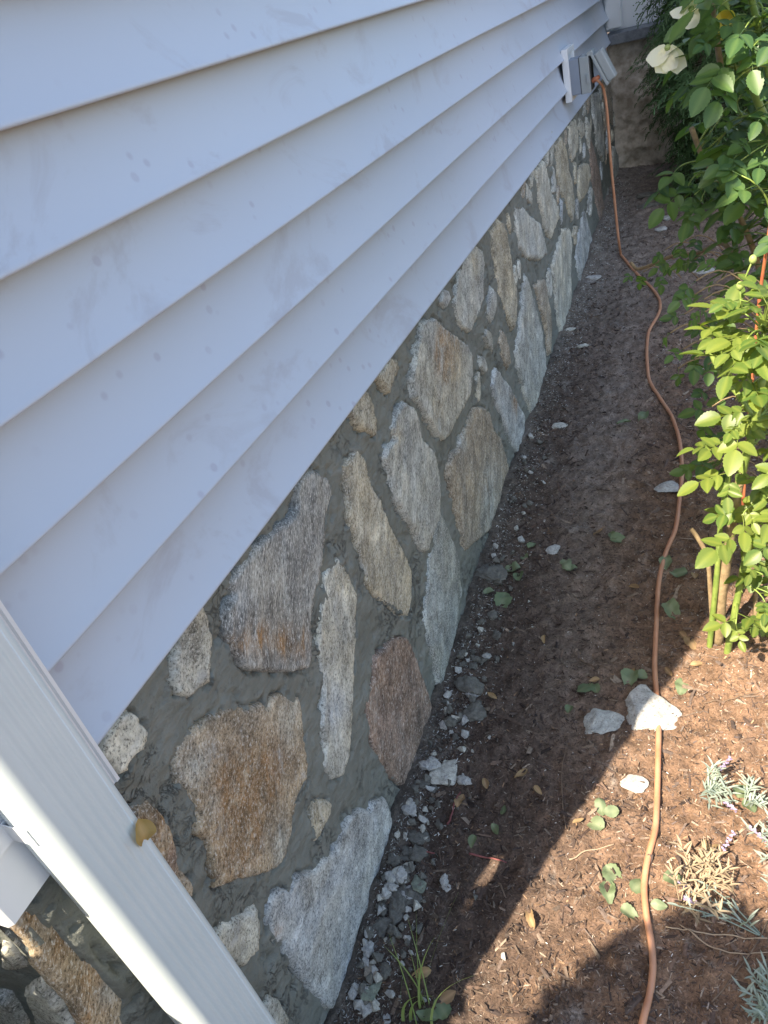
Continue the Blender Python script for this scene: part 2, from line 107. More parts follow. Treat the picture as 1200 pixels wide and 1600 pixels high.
ROCKS = [
    ((0.403, 1.208), 0.051, 0.035, 'grey', 'grey rock with pale stripes beside the bigger white rock'),
    ((0.498, 1.26), 0.081, 0.055, 'white', 'pale angular rock lying across the orange cord'),
    ((0.496, 2.08), 0.042, 0.031, 'white', 'pale rock left of the cord below the rose shade'),
    ((0.051, 3.845), 0.048, 0.027, 'white', 'small white rock against the far stone wall'),
    ((0.105, 2.478), 0.034, 0.022, 'pale', 'pale chip below the grey spearhead stone'),
    ((0.189, 1.804), 0.022, 0.026, 'white', 'white splinter on the dark path near green leaves'),
    ((0.489, 1.058), 0.034, 0.021, 'white', 'sunlit white rock left of the cord'),
    ((0.248, 4.775), 0.083, 0.041, 'mortar', 'lump of grey mortar at the far end of the bed'),
    ((0.205, 4.967), 0.06, 0.03, 'mortar', 'thin grey mortar lump behind the far lump'),
    ((0.359, 4.513), 0.039, 0.035, 'white', 'upper of two white rocks near the far rose twig'),
    ((0.332, 4.37), 0.038, 0.03, 'white', 'lower of two white rocks near the far rose twig'),
    ((0.073, 1.017), 0.043, 0.032, 'pale', 'pale rubble chunk below the mauve brown stone'),
    ((0.095, 1.199), 0.036, 0.026, 'mortar', 'rough mortar lump by the slate diamond stone'),
    ((0.063, 1.274), 0.044, 0.027, 'mortar', 'crumbly mortar lump above its neighbour near the wall'),
    ((0.103, 3.105), 0.026, 0.023, 'pale', 'pale pebble under the tall blunt topped stone'),
    ((0.015, 3.259), 0.042, 0.015, 'pale', 'flat pale chip beside the tall blunt topped stone'),
    ((0.57, 3.793), 0.074, 0.02, 'white', 'flat pale stone behind the low rose twig'),
    ((0.032, 1.68), 0.058, 0.042, 'mortar', 'smooth mortar spill at the recess of the wall'),
    ((0.05, 0.779), 0.024, 0.018, 'pale', 'larger flat topped rubble block touching the bluish grey stone'),
    ((0.029, 0.761), 0.017, 0.023, 'pale', 'upright pale rubble piece touching the bluish grey stone'),
    ((0.067, 0.743), 0.025, 0.021, 'mortar', 'dark mortar chunk amid the pale rubble'),
    ((0.055, 0.856), 0.026, 0.018, 'mortar', 'dark mortar chunk below the pale rubble chunk'),
    ((0.037, 0.818), 0.023, 0.014, 'mortar', 'flat mortar chunk against the bluish grey stone'),
    ((0.145, 0.77), 0.013, 0.013, 'white', 'white cube of rubble right of the pale pieces'),
    ((0.084, 0.759), 0.018, 0.019, 'greenish', 'greenish pebble on top of the rubble'),
    ((0.049, 0.707), 0.024, 0.027, 'mortar', 'large dark mortar chunk below the pale rubble'),
    ((0.034, 0.666), 0.021, 0.021, 'mortar', 'dark mortar chunk low beside the bluish stone'),
    ((0.042, 0.579), 0.021, 0.015, 'brown', 'reddish brown pebble near the bottom of the wall'),
    ((0.047, 0.552), 0.025, 0.022, 'greenish', 'dark greenish mortar lump near the grass tuft'),
    ((0.065, 0.587), 0.013, 0.013, 'mortar', 'small round dark pebble by the reddish one'),
    ((0.087, 0.515), 0.013, 0.012, 'white', 'white crumb at the bottom edge near the grass'),
    ((0.037, 0.66), 0.009, 0.013, 'white', 'small white crumb beside the dark mortar chunks'),
]
GREEN_LEAVES = [((0.085, 1.587), 0.032), ((0.084, 1.714), 0.025), ((0.113, 1.684), 0.023), ((0.126, 1.819), 0.018), ((0.238, 1.742), 0.021), ((0.256, 1.73), 0.017), ((0.379, 1.84), 0.023), ((0.36, 1.853), 0.018), ((0.04, 1.604), 0.015), ((0.111, 1.771), 0.014), ((0.377, 1.303), 0.017), ((0.355, 1.296), 0.023), ((0.455, 1.339), 0.023), ((0.476, 1.356), 0.017), ((0.537, 1.581), 0.029), ((0.546, 1.719), 0.022), ((0.511, 1.754), 0.021), ((0.429, 0.987), 0.018), ((0.42, 0.953), 0.021), ((0.45, 0.981), 0.016), ((0.219, 0.901), 0.014), ((0.225, 0.951), 0.011), ((0.179, 0.862), 0.012), ((0.467, 0.854), 0.023), ((0.461, 0.822), 0.02), ((0.505, 0.789), 0.017), ((0.518, 0.845), 0.019), ((0.581, 0.864), 0.02), ((0.556, 0.811), 0.014), ((0.326, 1.233), 0.013), ((0.571, 1.337), 0.023), ((0.188, 0.558), 0.02), ((0.166, 0.537), 0.02), ((0.393, 2.497), 0.024), ((0.333, 2.447), 0.024), ((0.7, 1.081), 0.02), ((0.711, 1.049), 0.017)]
DRY_LEAVES = [((0.133, 1.247), 0.015), ((0.314, 1.879), 0.018), ((0.291, 1.009), 0.012), ((0.248, 1.039), 0.016), ((0.126, 0.954), 0.019), ((0.137, 0.6), 0.019), ((0.46, 1.364), 0.015), ((0.587, 1.473), 0.023), ((0.604, 1.401), 0.015), ((0.569, 1.493), 0.014), ((0.54, 1.38), 0.015), ((0.374, 1.323), 0.012), ((0.587, 1.709), 0.015), ((0.323, 0.745), 0.023), ((0.196, 0.576), 0.017), ((0.434, 1.665), 0.015), ((0.174, 1.002), 0.014), ((0.223, 1.46), 0.012), ((0.388, 0.948), 0.012), ((0.642, 0.953), 0.024)]
TWIGS = [[(0.365, 0.929), (0.349, 0.985), (0.335, 1.061), (0.337, 1.112)], [(0.177, 0.837), (0.212, 0.841), (0.256, 0.839)], [(0.065, 0.823), (0.1, 0.829)], [(0.649, 0.676), (0.687, 0.731), (0.724, 0.791), (0.739, 0.827)], [(0.38, 0.869), (0.415, 0.896), (0.463, 0.916)], [(0.584, 0.929), (0.643, 0.901), (0.687, 0.861)], [(-0.094, 3.431), (-0.009, 3.452), (0.062, 3.401)], [(0.111, 0.896), (0.116, 0.936), (0.12, 0.977)], [(0.569, 0.78), (0.634, 0.783), (0.738, 0.794)], [(0.591, 0.79), (0.635, 0.767), (0.677, 0.76), (0.738, 0.775)], [(0.324, 1.402), (0.367, 1.374), (0.399, 1.367)], [(0.622, 1.287), (0.675, 1.303), (0.741, 1.33)]]
GRASS = (0.15, 0.533)
LAV_A = (0.627, 1.079)
LAV_B = (0.622, 0.854)
LAV_C = (0.729, 0.696)
LAV_D = (0.703, 0.798)
BLOOM_A = (0.567, 1.75, 1.309)
BLOOM_B = (0.61, 1.75, 1.361)
BLOOM_C = (0.664, 1.8, 1.324)
BUD_A = (0.711, 1.45, 0.992)
BUD_B = (0.691, 1.44, 0.951)
BUD_A0 = (0.695, 1.45, 0.949)
BUD_B0 = (0.693, 1.44, 0.899)

# ------------------------------------------------------------------ helpers
WORLD = {}                      # world location of every empty / part


def props(o, label=None, cat=None, group=None, kind=None):
    if label: o['label'] = label
    if cat: o['category'] = cat
    if group: o['group'] = group
    if kind: o['kind'] = kind
    return o


def empty(name, loc, label=None, cat=None, group=None):
    o = bpy.data.objects.new(name, None); col.objects.link(o)
    o.empty_display_size = 0.05
    o.location = loc; WORLD[o.name] = Vector(loc)
    return props(o, label, cat, group)


def link(name, me, parent=None, loc=(0, 0, 0), rot=None):
    """mesh object at world position loc (rot: Euler or Quaternion), child of parent"""
    o = bpy.data.objects.new(name, me); col.objects.link(o)
    WORLD[o.name] = Vector(loc)
    if parent is not None:
        o.parent = parent
        o.location = Vector(loc) - WORLD[parent.name]
    else:
        o.location = loc
    if rot is not None:
        if hasattr(rot, 'w'):
            o.rotation_mode = 'QUATERNION'; o.rotation_quaternion = rot
        else:
            o.rotation_euler = rot
    return o


def mesh(name, verts, faces, mat=None, smooth=True, cols=None):
    me = bpy.data.meshes.new(name)
    me.from_pydata([tuple(v) for v in verts] if not isinstance(verts, np.ndarray) else verts.tolist(), [], faces if isinstance(faces, list) else faces.tolist())
    if cols is not None:
        a = me.color_attributes.new('Col', 'FLOAT_COLOR', 'POINT')
        a.data.foreach_set('color', np.asarray(cols, dtype=np.float32).ravel())
    if mat: me.materials.append(mat)
    if smooth: me.polygons.foreach_set('use_smooth', [True] * len(me.polygons))
    me.update()
    return me


def bm_mesh(name, bm, mat, smooth=False):
    me = bpy.data.meshes.new(name)
    bmesh.ops.recalc_face_normals(bm, faces=bm.faces)
    bm.to_mesh(me); bm.free()
    if mat: me.materials.append(mat)
    if smooth: me.polygons.foreach_set('use_smooth', [True] * len(me.polygons))
    return me


def box_bm(bm, lo, hi, bevel=0.0, segs=2):
    b2 = bmesh.new()
    bmesh.ops.create_cube(b2, size=1)
    for v in b2.verts:
        v.co = Vector(((lo[i] + hi[i]) / 2 + v.co[i] * (hi[i] - lo[i]) for i in range(3)))
    if bevel:
        bmesh.ops.bevel(b2, geom=b2.edges[:], offset=bevel, segments=segs, affect='EDGES', profile=0.6)
    t = bpy.data.meshes.new('t'); b2.to_mesh(t); b2.free(); bm.from_mesh(t); bpy.data.meshes.remove(t)


def box(name, lo, hi, mat, parent, bevel=0.0, base=None):
    c = Vector(lo) if base is None else Vector(base)
    bm = bmesh.new(); box_bm(bm, Vector(lo) - c, Vector(hi) - c, bevel)
    return link(name, bm_mesh(name, bm, mat), parent, c)


def catmull(pts, n):
    P = [Vector(p) for p in pts]; out = []
    P = [P[0] * 2 - P[1]] + P + [P[-1] * 2 - P[-2]]
    for i in range(1, len(P) - 2):
        a, b, c, d = P[i - 1:i + 3]
        for k in range(n):
            t = k / n
            out.append(0.5 * (2 * b + (c - a) * t + (2 * a - 5 * b + 4 * c - d) * t * t + (3 * b - a - 3 * c + d) * t ** 3))
    out.append(P[-2]); return out


def tube(pts, rad, segs=8, jitter=0.0, cap=True):
    """verts, faces of a tube along pts; rad is a number or a function of t in 0..1"""
    V = []; F = []; n = len(pts)
    up = Vector((0.3, 0.2, 1)).normalized()
    prev = None
    for i, p in enumerate(pts):
        t = (pts[min(i + 1, n - 1)] - pts[max(i - 1, 0)]).normalized()
        if prev is None:
            a = t.cross(up)
            if a.length < 1e-3: a = t.cross(Vector((1, 0, 0)))
        else:
            a = prev - t * prev.dot(t)
        a.normalize(); b = t.cross(a); prev = a
        r = rad(i / (n - 1)) if callable(rad) else rad
        if jitter: r *= 1 + random.uniform(-jitter, jitter)
        for k in range(segs):
            w = 2 * math.pi * k / segs
            V.append(p + (a * math.cos(w) + b * math.sin(w)) * r)
    for i in range(n - 1):
        for k in range(segs):
            k2 = (k + 1) % segs
            F.append((i * segs + k, i * segs + k2, (i + 1) * segs + k2, (i + 1) * segs + k))
    if cap:
        F.append(tuple(range(segs))[::-1]); F.append(tuple((n - 1) * segs + k for k in range(segs)))
    return V, F


def fbm(x, y, z, octaves=4, lac=2.1, gain=0.5):
    return noise.fractal(Vector((x, y, z)), 1.0, lac, octaves, noise_basis='PERLIN_ORIGINAL')


# ------------------------------------------------------------------ materials
def new_mat(name):
    mt = bpy.data.materials.new(name); mt.use_nodes = True
    nt = mt.node_tree; b = nt.nodes['Principled BSDF']
    return mt, nt, b


def nd(nt, kind, **kw):
    n = nt.nodes.new(kind)
    for k, v in kw.items():
        if k in n.inputs.keys(): n.inputs[k].default_value = v
        else: setattr(n, k, v)
    return n


def ramp(nt, src, stops, interp='LINEAR'):
    r = nt.nodes.new('ShaderNodeValToRGB'); r.color_ramp.interpolation = interp
    e = r.color_ramp.elements
    while len(e) < len(stops): e.new(0.5)
    for el, (p, c) in zip(e, stops):
        el.position = p; el.color = (c[0], c[1], c[2], 1) if not isinstance(c, (int, float)) else (c, c, c, 1)
    nt.links.new(src, r.inputs[0]); return r


def mixc(nt, fac, a, b, mode='MIX'):
    n = nt.nodes.new('ShaderNodeMix'); n.data_type = 'RGBA'; n.blend_type = mode
    for sock, v in ((n.inputs[0], fac), (n.inputs[6], a), (n.inputs[7], b)):
        if hasattr(v, 'links'): nt.links.new(v, sock)
        elif isinstance(v, (int, float)): sock.default_value = v
        else: sock.default_value = (v[0], v[1], v[2], 1)
    return n.outputs[2]


def math_n(nt, op, a, b=None):
    n = nt.nodes.new('ShaderNodeMath'); n.operation = op
    for sock, v in ((n.inputs[0], a), (n.inputs[1], b)):
        if v is None: continue
        if hasattr(v, 'links'): nt.links.new(v, sock)
        else: sock.default_value = v
    return n.outputs[0]


def coords(nt, scale=(1, 1, 1), offset_random=False, rot=(0, 0, 0)):
    tc = nt.nodes.new('ShaderNodeTexCoord'); mp = nt.nodes.new('ShaderNodeMapping')
    mp.inputs['Scale'].default_value = scale; mp.inputs['Rotation'].default_value = rot
    src = tc.outputs['Object']
    if offset_random:
        oi = nt.nodes.new('ShaderNodeObjectInfo'); ad = nt.nodes.new('ShaderNodeVectorMath'); ad.operation = 'ADD'
        ml = math_n(nt, 'MULTIPLY', oi.outputs['Random'], 31.7)
        nt.links.new(src, ad.inputs[0]); nt.links.new(ml, ad.inputs[1]); src = ad.outputs[0]
    nt.links.new(src, mp.inputs[0]); return mp.outputs[0]


def tex(nt, vec, scale, detail=6, rough=0.6, dist=0.0):
    n = nd(nt, 'ShaderNodeTexNoise'); n.inputs['Scale'].default_value = scale
    n.inputs['Detail'].default_value = detail; n.inputs['Roughness'].default_value = rough
    n.inputs['Distortion'].default_value = dist
    nt.links.new(vec, n.inputs['Vector']); return n.outputs['Fac']


def bump(nt, bsdf, src, strength, dist):
    n = nt.nodes.new('ShaderNodeBump'); n.inputs['Strength'].default_value = strength
    n.inputs['Distance'].default_value = dist
    nt.links.new(src, n.inputs['Height']); nt.links.new(n.outputs[0], bsdf.inputs['Normal'])


def m_siding():
    mt, nt, b = new_mat('vinyl_siding')
    v = coords(nt, offset_random=True)
    big = tex(nt, v, 2.2, 5, 0.6)
    st = ramp(nt, tex(nt, coords(nt, (1, 1, 1.6), offset_random=True), 3.6, 7, 0.66, 0.8), [(0.57, 0), (0.66, 1)])
    sp = nd(nt, 'ShaderNodeTexVoronoi'); sp.inputs['Scale'].default_value = 24
    nt.links.new(v, sp.inputs['Vector'])
    sr = ramp(nt, sp.outputs['Distance'], [(0.12, 1), (0.20, 0)])
    gate = ramp(nt, tex(nt, v, 3.1, 2, 0.5), [(0.50, 0), (0.60, 1)])
    spots = math_n(nt, 'MULTIPLY', sr.outputs[0], gate.outputs[0])
    c = mixc(nt, big, (0.415, 0.475, 0.56), (0.45, 0.51, 0.595))
    c = mixc(nt, math_n(nt, 'MULTIPLY', st.outputs[0], 0.42), c, (0.33, 0.335, 0.385))
    c = mixc(nt, math_n(nt, 'MULTIPLY', spots, 0.55), c, (0.33, 0.33, 0.42))
    nt.links.new(c, b.inputs['Base Color'])
    rr = ramp(nt, big, [(0.3, 0.42), (0.7, 0.58)]); nt.links.new(rr.outputs[0], b.inputs['Roughness'])
    bump(nt, b, tex(nt, coords(nt, (1, 3, 60), offset_random=True), 9, 4, 0.6), 0.06, 0.002)
    return mt


def m_plain(name, c1, c2, rough=0.5, scale=12, bump_s=0.0, bump_scale=120, spec=0.5):
    mt, nt, b = new_mat(name)
    v = coords(nt, offset_random=True)
    c = mixc(nt, ramp(nt, tex(nt, v, scale, 5, 0.6), [(0.35, 0), (0.68, 1)]).outputs[0], c1, c2)
    nt.links.new(c, b.inputs['Base Color']); b.inputs['Roughness'].default_value = rough
    b.inputs['Specular IOR Level'].default_value = spec
    if bump_s: bump(nt, b, tex(nt, v, bump_scale, 5, 0.65), bump_s, 0.004)
    return mt


def m_mortar():
    mt, nt, b = new_mat('fresh_mortar')
    v = coords(nt)
    n1 = tex(nt, v, 9, 6, 0.65, 0.5); n2 = tex(nt, v, 70, 6, 0.7)
    sm = tex(nt, coords(nt, (1, 0.7, 2.4), rot=(R(35), 0, 0)), 22, 5, 0.6, 1.2)
    c = mixc(nt, ramp(nt, n1, [(0.3, 0), (0.7, 1)]).outputs[0], (0.135, 0.146, 0.128), (0.195, 0.206, 0.182))
    c = mixc(nt, ramp(nt, sm, [(0.45, 0), (0.75, 0.6)]).outputs[0], c, (0.245, 0.25, 0.222))
    c = mixc(nt, ramp(nt, n2, [(0.28, 0.75), (0.42, 0)]).outputs[0], c, (0.05, 0.05, 0.045))
    # thin torn cracks and pits left by the trowel
    rdg = math_n(nt, 'ABSOLUTE', math_n(nt, 'SUBTRACT', tex(nt, v, 26, 6, 0.7, 0.8), 0.5))
    crack = math_n(nt, 'MULTIPLY', ramp(nt, rdg, [(0.004, 1), (0.020, 0)]).outputs[0], ramp(nt, tex(nt, v, 7, 3, 0.5), [(0.53, 0), (0.64, 1)]).outputs[0])
    c = mixc(nt, math_n(nt, 'MULTIPLY', crack, 0.6), c, (0.035, 0.036, 0.034))
    nt.links.new(c, b.inputs['Base Color'])
    rr = ramp(nt, n1, [(0.3, 0.62), (0.75, 0.85)]); nt.links.new(rr.outputs[0], b.inputs['Roughness'])
    h = math_n(nt, 'ADD', math_n(nt, 'MULTIPLY', sm, 0.8), math_n(nt, 'MULTIPLY', n2, 0.45))
    h = math_n(nt, 'ADD', h, math_n(nt, 'MULTIPLY', tex(nt, v, 320, 3, 0.7), 0.25))
    h = math_n(nt, 'SUBTRACT', h, math_n(nt, 'MULTIPLY', crack, 0.7))
    bump(nt, b, h, 0.85, 0.007)
    return mt


def m_stone():
    mt, nt, b = new_mat('split_fieldstone')
    oi = nt.nodes.new('ShaderNodeObjectInfo'); rnd = oi.outputs['Random']
    r2 = math_n(nt, 'FRACT', math_n(nt, 'MULTIPLY', rnd, 7.31)); r3 = math_n(nt, 'FRACT', math_n(nt, 'MULTIPLY', rnd, 23.7))
    vi = coords(nt, offset_random=True)
    # every stone has its own grain: how stretched and how coarse it is varies
    cmb = nt.nodes.new('ShaderNodeCombineXYZ')
    sc = math_n(nt, 'ADD', 0.75, math_n(nt, 'MULTIPLY', r2, 0.7))
    for i_ in (0, 1): nt.links.new(sc, cmb.inputs[i_])
    nt.links.new(math_n(nt, 'ADD', 0.42, math_n(nt, 'MULTIPLY', r3, 0.5)), cmb.inputs[2])
    vm = nt.nodes.new('ShaderNodeVectorMath'); vm.operation = 'MULTIPLY'
    nt.links.new(vi, vm.inputs[0]); nt.links.new(cmb.outputs[0], vm.inputs[1]); v = vm.outputs[0]
    fine = tex(nt, v, 270, 3, 0.8); mid = tex(nt, v, 46, 6, 0.72, 0.7); mott = tex(nt, vi, 12, 6, 0.65, 0.6); patch = tex(nt, vi, 7, 4, 0.55, 0.8)
    band = tex(nt, v, 15, 5, 0.6, 0.5)
    at = nt.nodes.new('ShaderNodeAttribute'); at.attribute_name = 'Col'
    wob = ramp(nt, tex(nt, v, 34, 6, 0.75, 0.9), [(0.34, 0.05), (0.60, 1.35)])
    w = math_n(nt, 'MINIMUM', math_n(nt, 'MULTIPLY', at.outputs['Alpha'], wob.outputs[0]), 1.0)
    base = mixc(nt, w, oi.outputs['Color'], at.outputs['Color'])
    warm = mixc(nt, 1.0, base, (1.0, 0.965, 0.87), 'MULTIPLY'); cool = mixc(nt, 1.0, base, (0.96, 0.98, 0.97), 'MULTIPLY')
    base = mixc(nt, ramp(nt, patch, [(0.40, 0), (0.62, 1)]).outputs[0], cool, warm)
    base = mixc(nt, 1.0, base, ramp(nt, mott, [(0.32, 0.6), (0.66, 1.35)]).outputs[0], 'MULTIPLY')
    base = mixc(nt, 0.7, base, mixc(nt, 1.0, base, ramp(nt, band, [(0.35, 0.75), (0.65, 1.3)]).outputs[0], 'MULTIPLY'))
    base = mixc(nt, 1.0, base, ramp(nt, mid, [(0.32, 0.48), (0.52, 0.95), (0.72, 1.4)]).outputs[0], 'MULTIPLY')
    c = mixc(nt, ramp(nt, fine, [(0.36, 0.95), (0.47, 0)]).outputs[0], base, mixc(nt, 1.0, base, (0.22, 0.22, 0.23), 'MULTIPLY'))
    wf = math_n(nt, 'MULTIPLY', ramp(nt, fine, [(0.55, 0), (0.66, 1)]).outputs[0], math_n(nt, 'ADD', 0.50, math_n(nt, 'MULTIPLY', r2, 0.40)))
    c = mixc(nt, wf, c, (0.74, 0.73, 0.69))
    # pale mortar film and dirt smeared over parts of the face
    film = math_n(nt, 'MULTIPLY', ramp(nt, tex(nt, v, 24, 6, 0.72, 0.6), [(0.56, 0), (0.66, 1)]).outputs[0], math_n(nt, 'ADD', 0.25, math_n(nt, 'MULTIPLY', r3, 0.4)))
    c = mixc(nt, film, c, (0.47, 0.475, 0.45))
    nt.links.new(c, b.inputs['Base Color'])
    nt.links.new(ramp(nt, fine, [(0.4, 0.85), (0.7, 0.5)]).outputs[0], b.inputs['Roughness'])
    h = math_n(nt, 'ADD', math_n(nt, 'MULTIPLY', mid, 1.0), math_n(nt, 'MULTIPLY', fine, 0.35))
    bump(nt, b, h, 0.42, 0.006)
    return mt


def m_soil():
    mt, nt, b = new_mat('garden_soil')
    v = coords(nt)
    big = tex(nt, v, 2.6, 5, 0.6, 0.3); mid = tex(nt, v, 26, 6, 0.7); fine = tex(nt, v, 190, 5, 0.75)
    at = nt.nodes.new('ShaderNodeAttribute'); at.attribute_name = 'Col'
    c = mixc(nt, ramp(nt, big, [(0.35, 0), (0.65, 1)]).outputs[0], (0.070, 0.050, 0.040), (0.115, 0.084, 0.067))
    c = mixc(nt, at.outputs['Alpha'], c, at.outputs['Color'])
    pw = ramp(nt, tex(nt, v, 7.5, 7, 0.72, 0.4), [(0.585, 0), (0.70, 0.6)])
    c = mixc(nt, pw.outputs[0], c, (0.30, 0.28, 0.255))
    c = mixc(nt, 1.0, c, ramp(nt, mid, [(0.28, 0.5), (0.72, 1.5)]).outputs[0], 'MULTIPLY')
    c = mixc(nt, 1.0, c, ramp(nt, fine, [(0.28, 0.45), (0.72, 1.6)]).outputs[0], 'MULTIPLY')
    nt.links.new(c, b.inputs['Base Color']); b.inputs['Roughness'].default_value = 0.95
    b.inputs['Specular IOR Level'].default_value = 0.2
    bump(nt, b, math_n(nt, 'ADD', mid, fine), 0.9, 0.006)
    return mt


def m_vcol(name, rough=0.85, scale=150):
    mt, nt, b = new_mat(name)
    at = nt.nodes.new('ShaderNodeAttribute'); at.attribute_name = 'Col'
    n = tex(nt, coords(nt), scale, 4, 0.7)
    c = mixc(nt, 1.0, at.outputs['Color'], ramp(nt, n, [(0.3, 0.6), (0.7, 1.35)]).outputs[0], 'MULTIPLY')
    nt.links.new(c, b.inputs['Base Color']); b.inputs['Roughness'].default_value = rough
    b.inputs['Specular IOR Level'].default_value = 0.25
    return mt


def m_objcol(name, rough=0.9, scale=60):
    """rock surface tinted by the object's own colour"""
    mt, nt, b = new_mat(name)
    v = coords(nt, offset_random=True); oi = nt.nodes.new('ShaderNodeObjectInfo')
    n1 = tex(nt, v, scale, 6, 0.7, 0.4); n2 = tex(nt, v, scale * 5, 4, 0.7)
    c = mixc(nt, 1.0, oi.outputs['Color'], ramp(nt, n1, [(0.3, 0.55), (0.7, 1.3)]).outputs[0], 'MULTIPLY')
    c = mixc(nt, ramp(nt, n2, [(0.34, 0.7), (0.46, 0)]).outputs[0], c, (0.11, 0.085, 0.065))
    nt.links.new(c, b.inputs['Base Color']); b.inputs['Roughness'].default_value = rough
    bump(nt, b, math_n(nt, 'ADD', n1, math_n(nt, 'MULTIPLY', n2, 0.4)), 0.7, 0.004)
    return mt


def m_leaf(name, c1, c2, trans=0.35, back=None, rough=0.42):
    mt, nt, b = new_mat(name)
    oi = nt.nodes.new('ShaderNodeObjectInfo')
    n = tex(nt, coords(nt, offset_random=True), 40, 4, 0.6)
    f = math_n(nt, 'ADD', math_n(nt, 'MULTIPLY', oi.outputs['Random'], 0.75), math_n(nt, 'MULTIPLY', n, 0.35))
    c = mixc(nt, f, c1, c2)
    at = nt.nodes.new('ShaderNodeAttribute'); at.attribute_name = 'Col'      # alpha 1 on the midrib
    c = mixc(nt, math_n(nt, 'MULTIPLY', at.outputs['Alpha'], 0.35), c, (c2[0] * 1.6, c2[1] * 1.4, c2[2] * 1.5))
    nt.links.new(c, b.inputs['Base Color']); b.inputs['Roughness'].default_value = rough
    tr = nt.nodes.new('ShaderNodeBsdfTranslucent'); mx = nt.nodes.new('ShaderNodeMixShader')
    tc = mixc(nt, 1.0, c, (1.5, 1.45, 0.55), 'MULTIPLY')
    nt.links.new(tc, tr.inputs['Color']); mx.inputs[0].default_value = trans
    nt.links.new(b.outputs[0], mx.inputs[1]); nt.links.new(tr.outputs[0], mx.inputs[2])
    nt.links.new(mx.outputs[0], nt.nodes['Material Output'].inputs['Surface'])
    return mt


M = dict(
    siding=m_siding(), mortar=m_mortar(), stone=m_stone(), soil=m_soil(),
    trim=m_plain('white_vinyl_trim', (0.66, 0.69, 0.71), (0.72, 0.74, 0.75), 0.32, 5),
    gutter=m_plain('white_painted_aluminium', (0.53, 0.60, 0.61), (0.575, 0.64, 0.65), 0.28, 6),
    chips=m_vcol('bark_chips'), grit=m_vcol('mortar_grit', 0.9, 220), rock=m_objcol('loose_rock', 0.9, 3.2),
    cord=m_plain('orange_cord_jacket', (0.43, 0.19, 0.10), (0.50, 0.26, 0.155), 0.5, 18, 0.1, 300),
    box_grey=m_plain('grey_plastic', (0.27, 0.30, 0.31), (0.31, 0.34, 0.34), 0.45, 9),
    box_blue=m_plain('blue_grey_plastic', (0.20, 0.24, 0.30), (0.23, 0.27, 0.33), 0.45, 9),
    dark=m_plain('dark_rubber', (0.02, 0.02, 0.02), (0.04, 0.04, 0.04), 0.6),
    plug=m_plain('orange_plug', (0.42, 0.14, 0.07), (0.48, 0.18, 0.09), 0.45),
    bluestone=m_plain('bluestone_slab', (0.13, 0.145, 0.165), (0.22, 0.235, 0.25), 0.85, 40, 0.5, 160),
    boulder=m_plain('rough_boulder', (0.30, 0.255, 0.20), (0.62, 0.56, 0.48), 0.92, 16, 0.9, 60),
    roof=m_plain('asphalt_shingle', (0.06, 0.06, 0.065), (0.09, 0.09, 0.095), 0.95, 60),
    rose=m_leaf('rose_leaf', (0.070, 0.145, 0.032), (0.215, 0.275, 0.055), 0.45),  # sunlit copy: the sun's yellow put into the leaf green
    rose_rear=m_leaf('rose_leaf_shaded', (0.042, 0.105, 0.045), (0.115, 0.205, 0.055), 0.45),  # shaded copy: the rear bush's shade put into a deeper green
    fallen=m_leaf('fallen_leaf', (0.11, 0.155, 0.075), (0.19, 0.235, 0.135), 0.15, rough=0.6),
    dry=m_leaf('dry_leaf', (0.19, 0.11, 0.06), (0.38, 0.27, 0.14), 0.2, rough=0.75),
    cane=m_plain('green_cane', (0.13, 0.20, 0.04), (0.26, 0.33, 0.08), 0.5, 30),
    wood=m_plain('woody_cane', (0.20, 0.14, 0.075), (0.34, 0.25, 0.14), 0.85, 60, 0.5, 150),
    cane_red=m_plain('red_cane', (0.40, 0.10, 0.05), (0.45, 0.16, 0.07), 0.5, 30),
    petal=m_leaf('white_petal', (0.72, 0.70, 0.58), (0.80, 0.78, 0.70), 0.35, rough=0.55),
    petal_y=m_leaf('yellow_petal', (0.75, 0.55, 0.06), (0.80, 0.68, 0.20), 0.35, rough=0.55),
    bud=m_plain('rose_hip', (0.22, 0.30, 0.08), (0.30, 0.36, 0.12), 0.5),
    cedar=m_leaf('cedar_foliage', (0.055, 0.12, 0.045), (0.11, 0.18, 0.06), 0.25, rough=0.6),
    bark=m_plain('bark', (0.07, 0.05, 0.035), (0.12, 0.09, 0.06), 0.95, 30, 0.6, 60),
    lavender=m_leaf('lavender_leaf', (0.20, 0.27, 0.23), (0.32, 0.38, 0.33), 0.25, rough=0.7),
    dried=m_leaf('dried_stem', (0.25, 0.19, 0.12), (0.38, 0.31, 0.21), 0.15, rough=0.8),
    purple=m_leaf('lavender_flower', (0.30, 0.25, 0.45), (0.42, 0.36, 0.55), 0.3, rough=0.7),
    blade=m_leaf('grass_blade', (0.16, 0.26, 0.07), (0.32, 0.40, 0.16), 0.35),
    curl=m_leaf('curled_leaf', (0.36, 0.25, 0.10), (0.52, 0.40, 0.20), 0.3, rough=0.7),
    twig=m_plain('dry_twig', (0.10, 0.065, 0.045), (0.22, 0.15, 0.10), 0.9, 50),
    twig_red=m_plain('red_twig', (0.16, 0.05, 0.05), (0.22, 0.07, 0.06), 0.8, 50),
    shrub=m_leaf('shrub_leaf', (0.04, 0.09, 0.03), (0.08, 0.14, 0.05), 0.2),
)
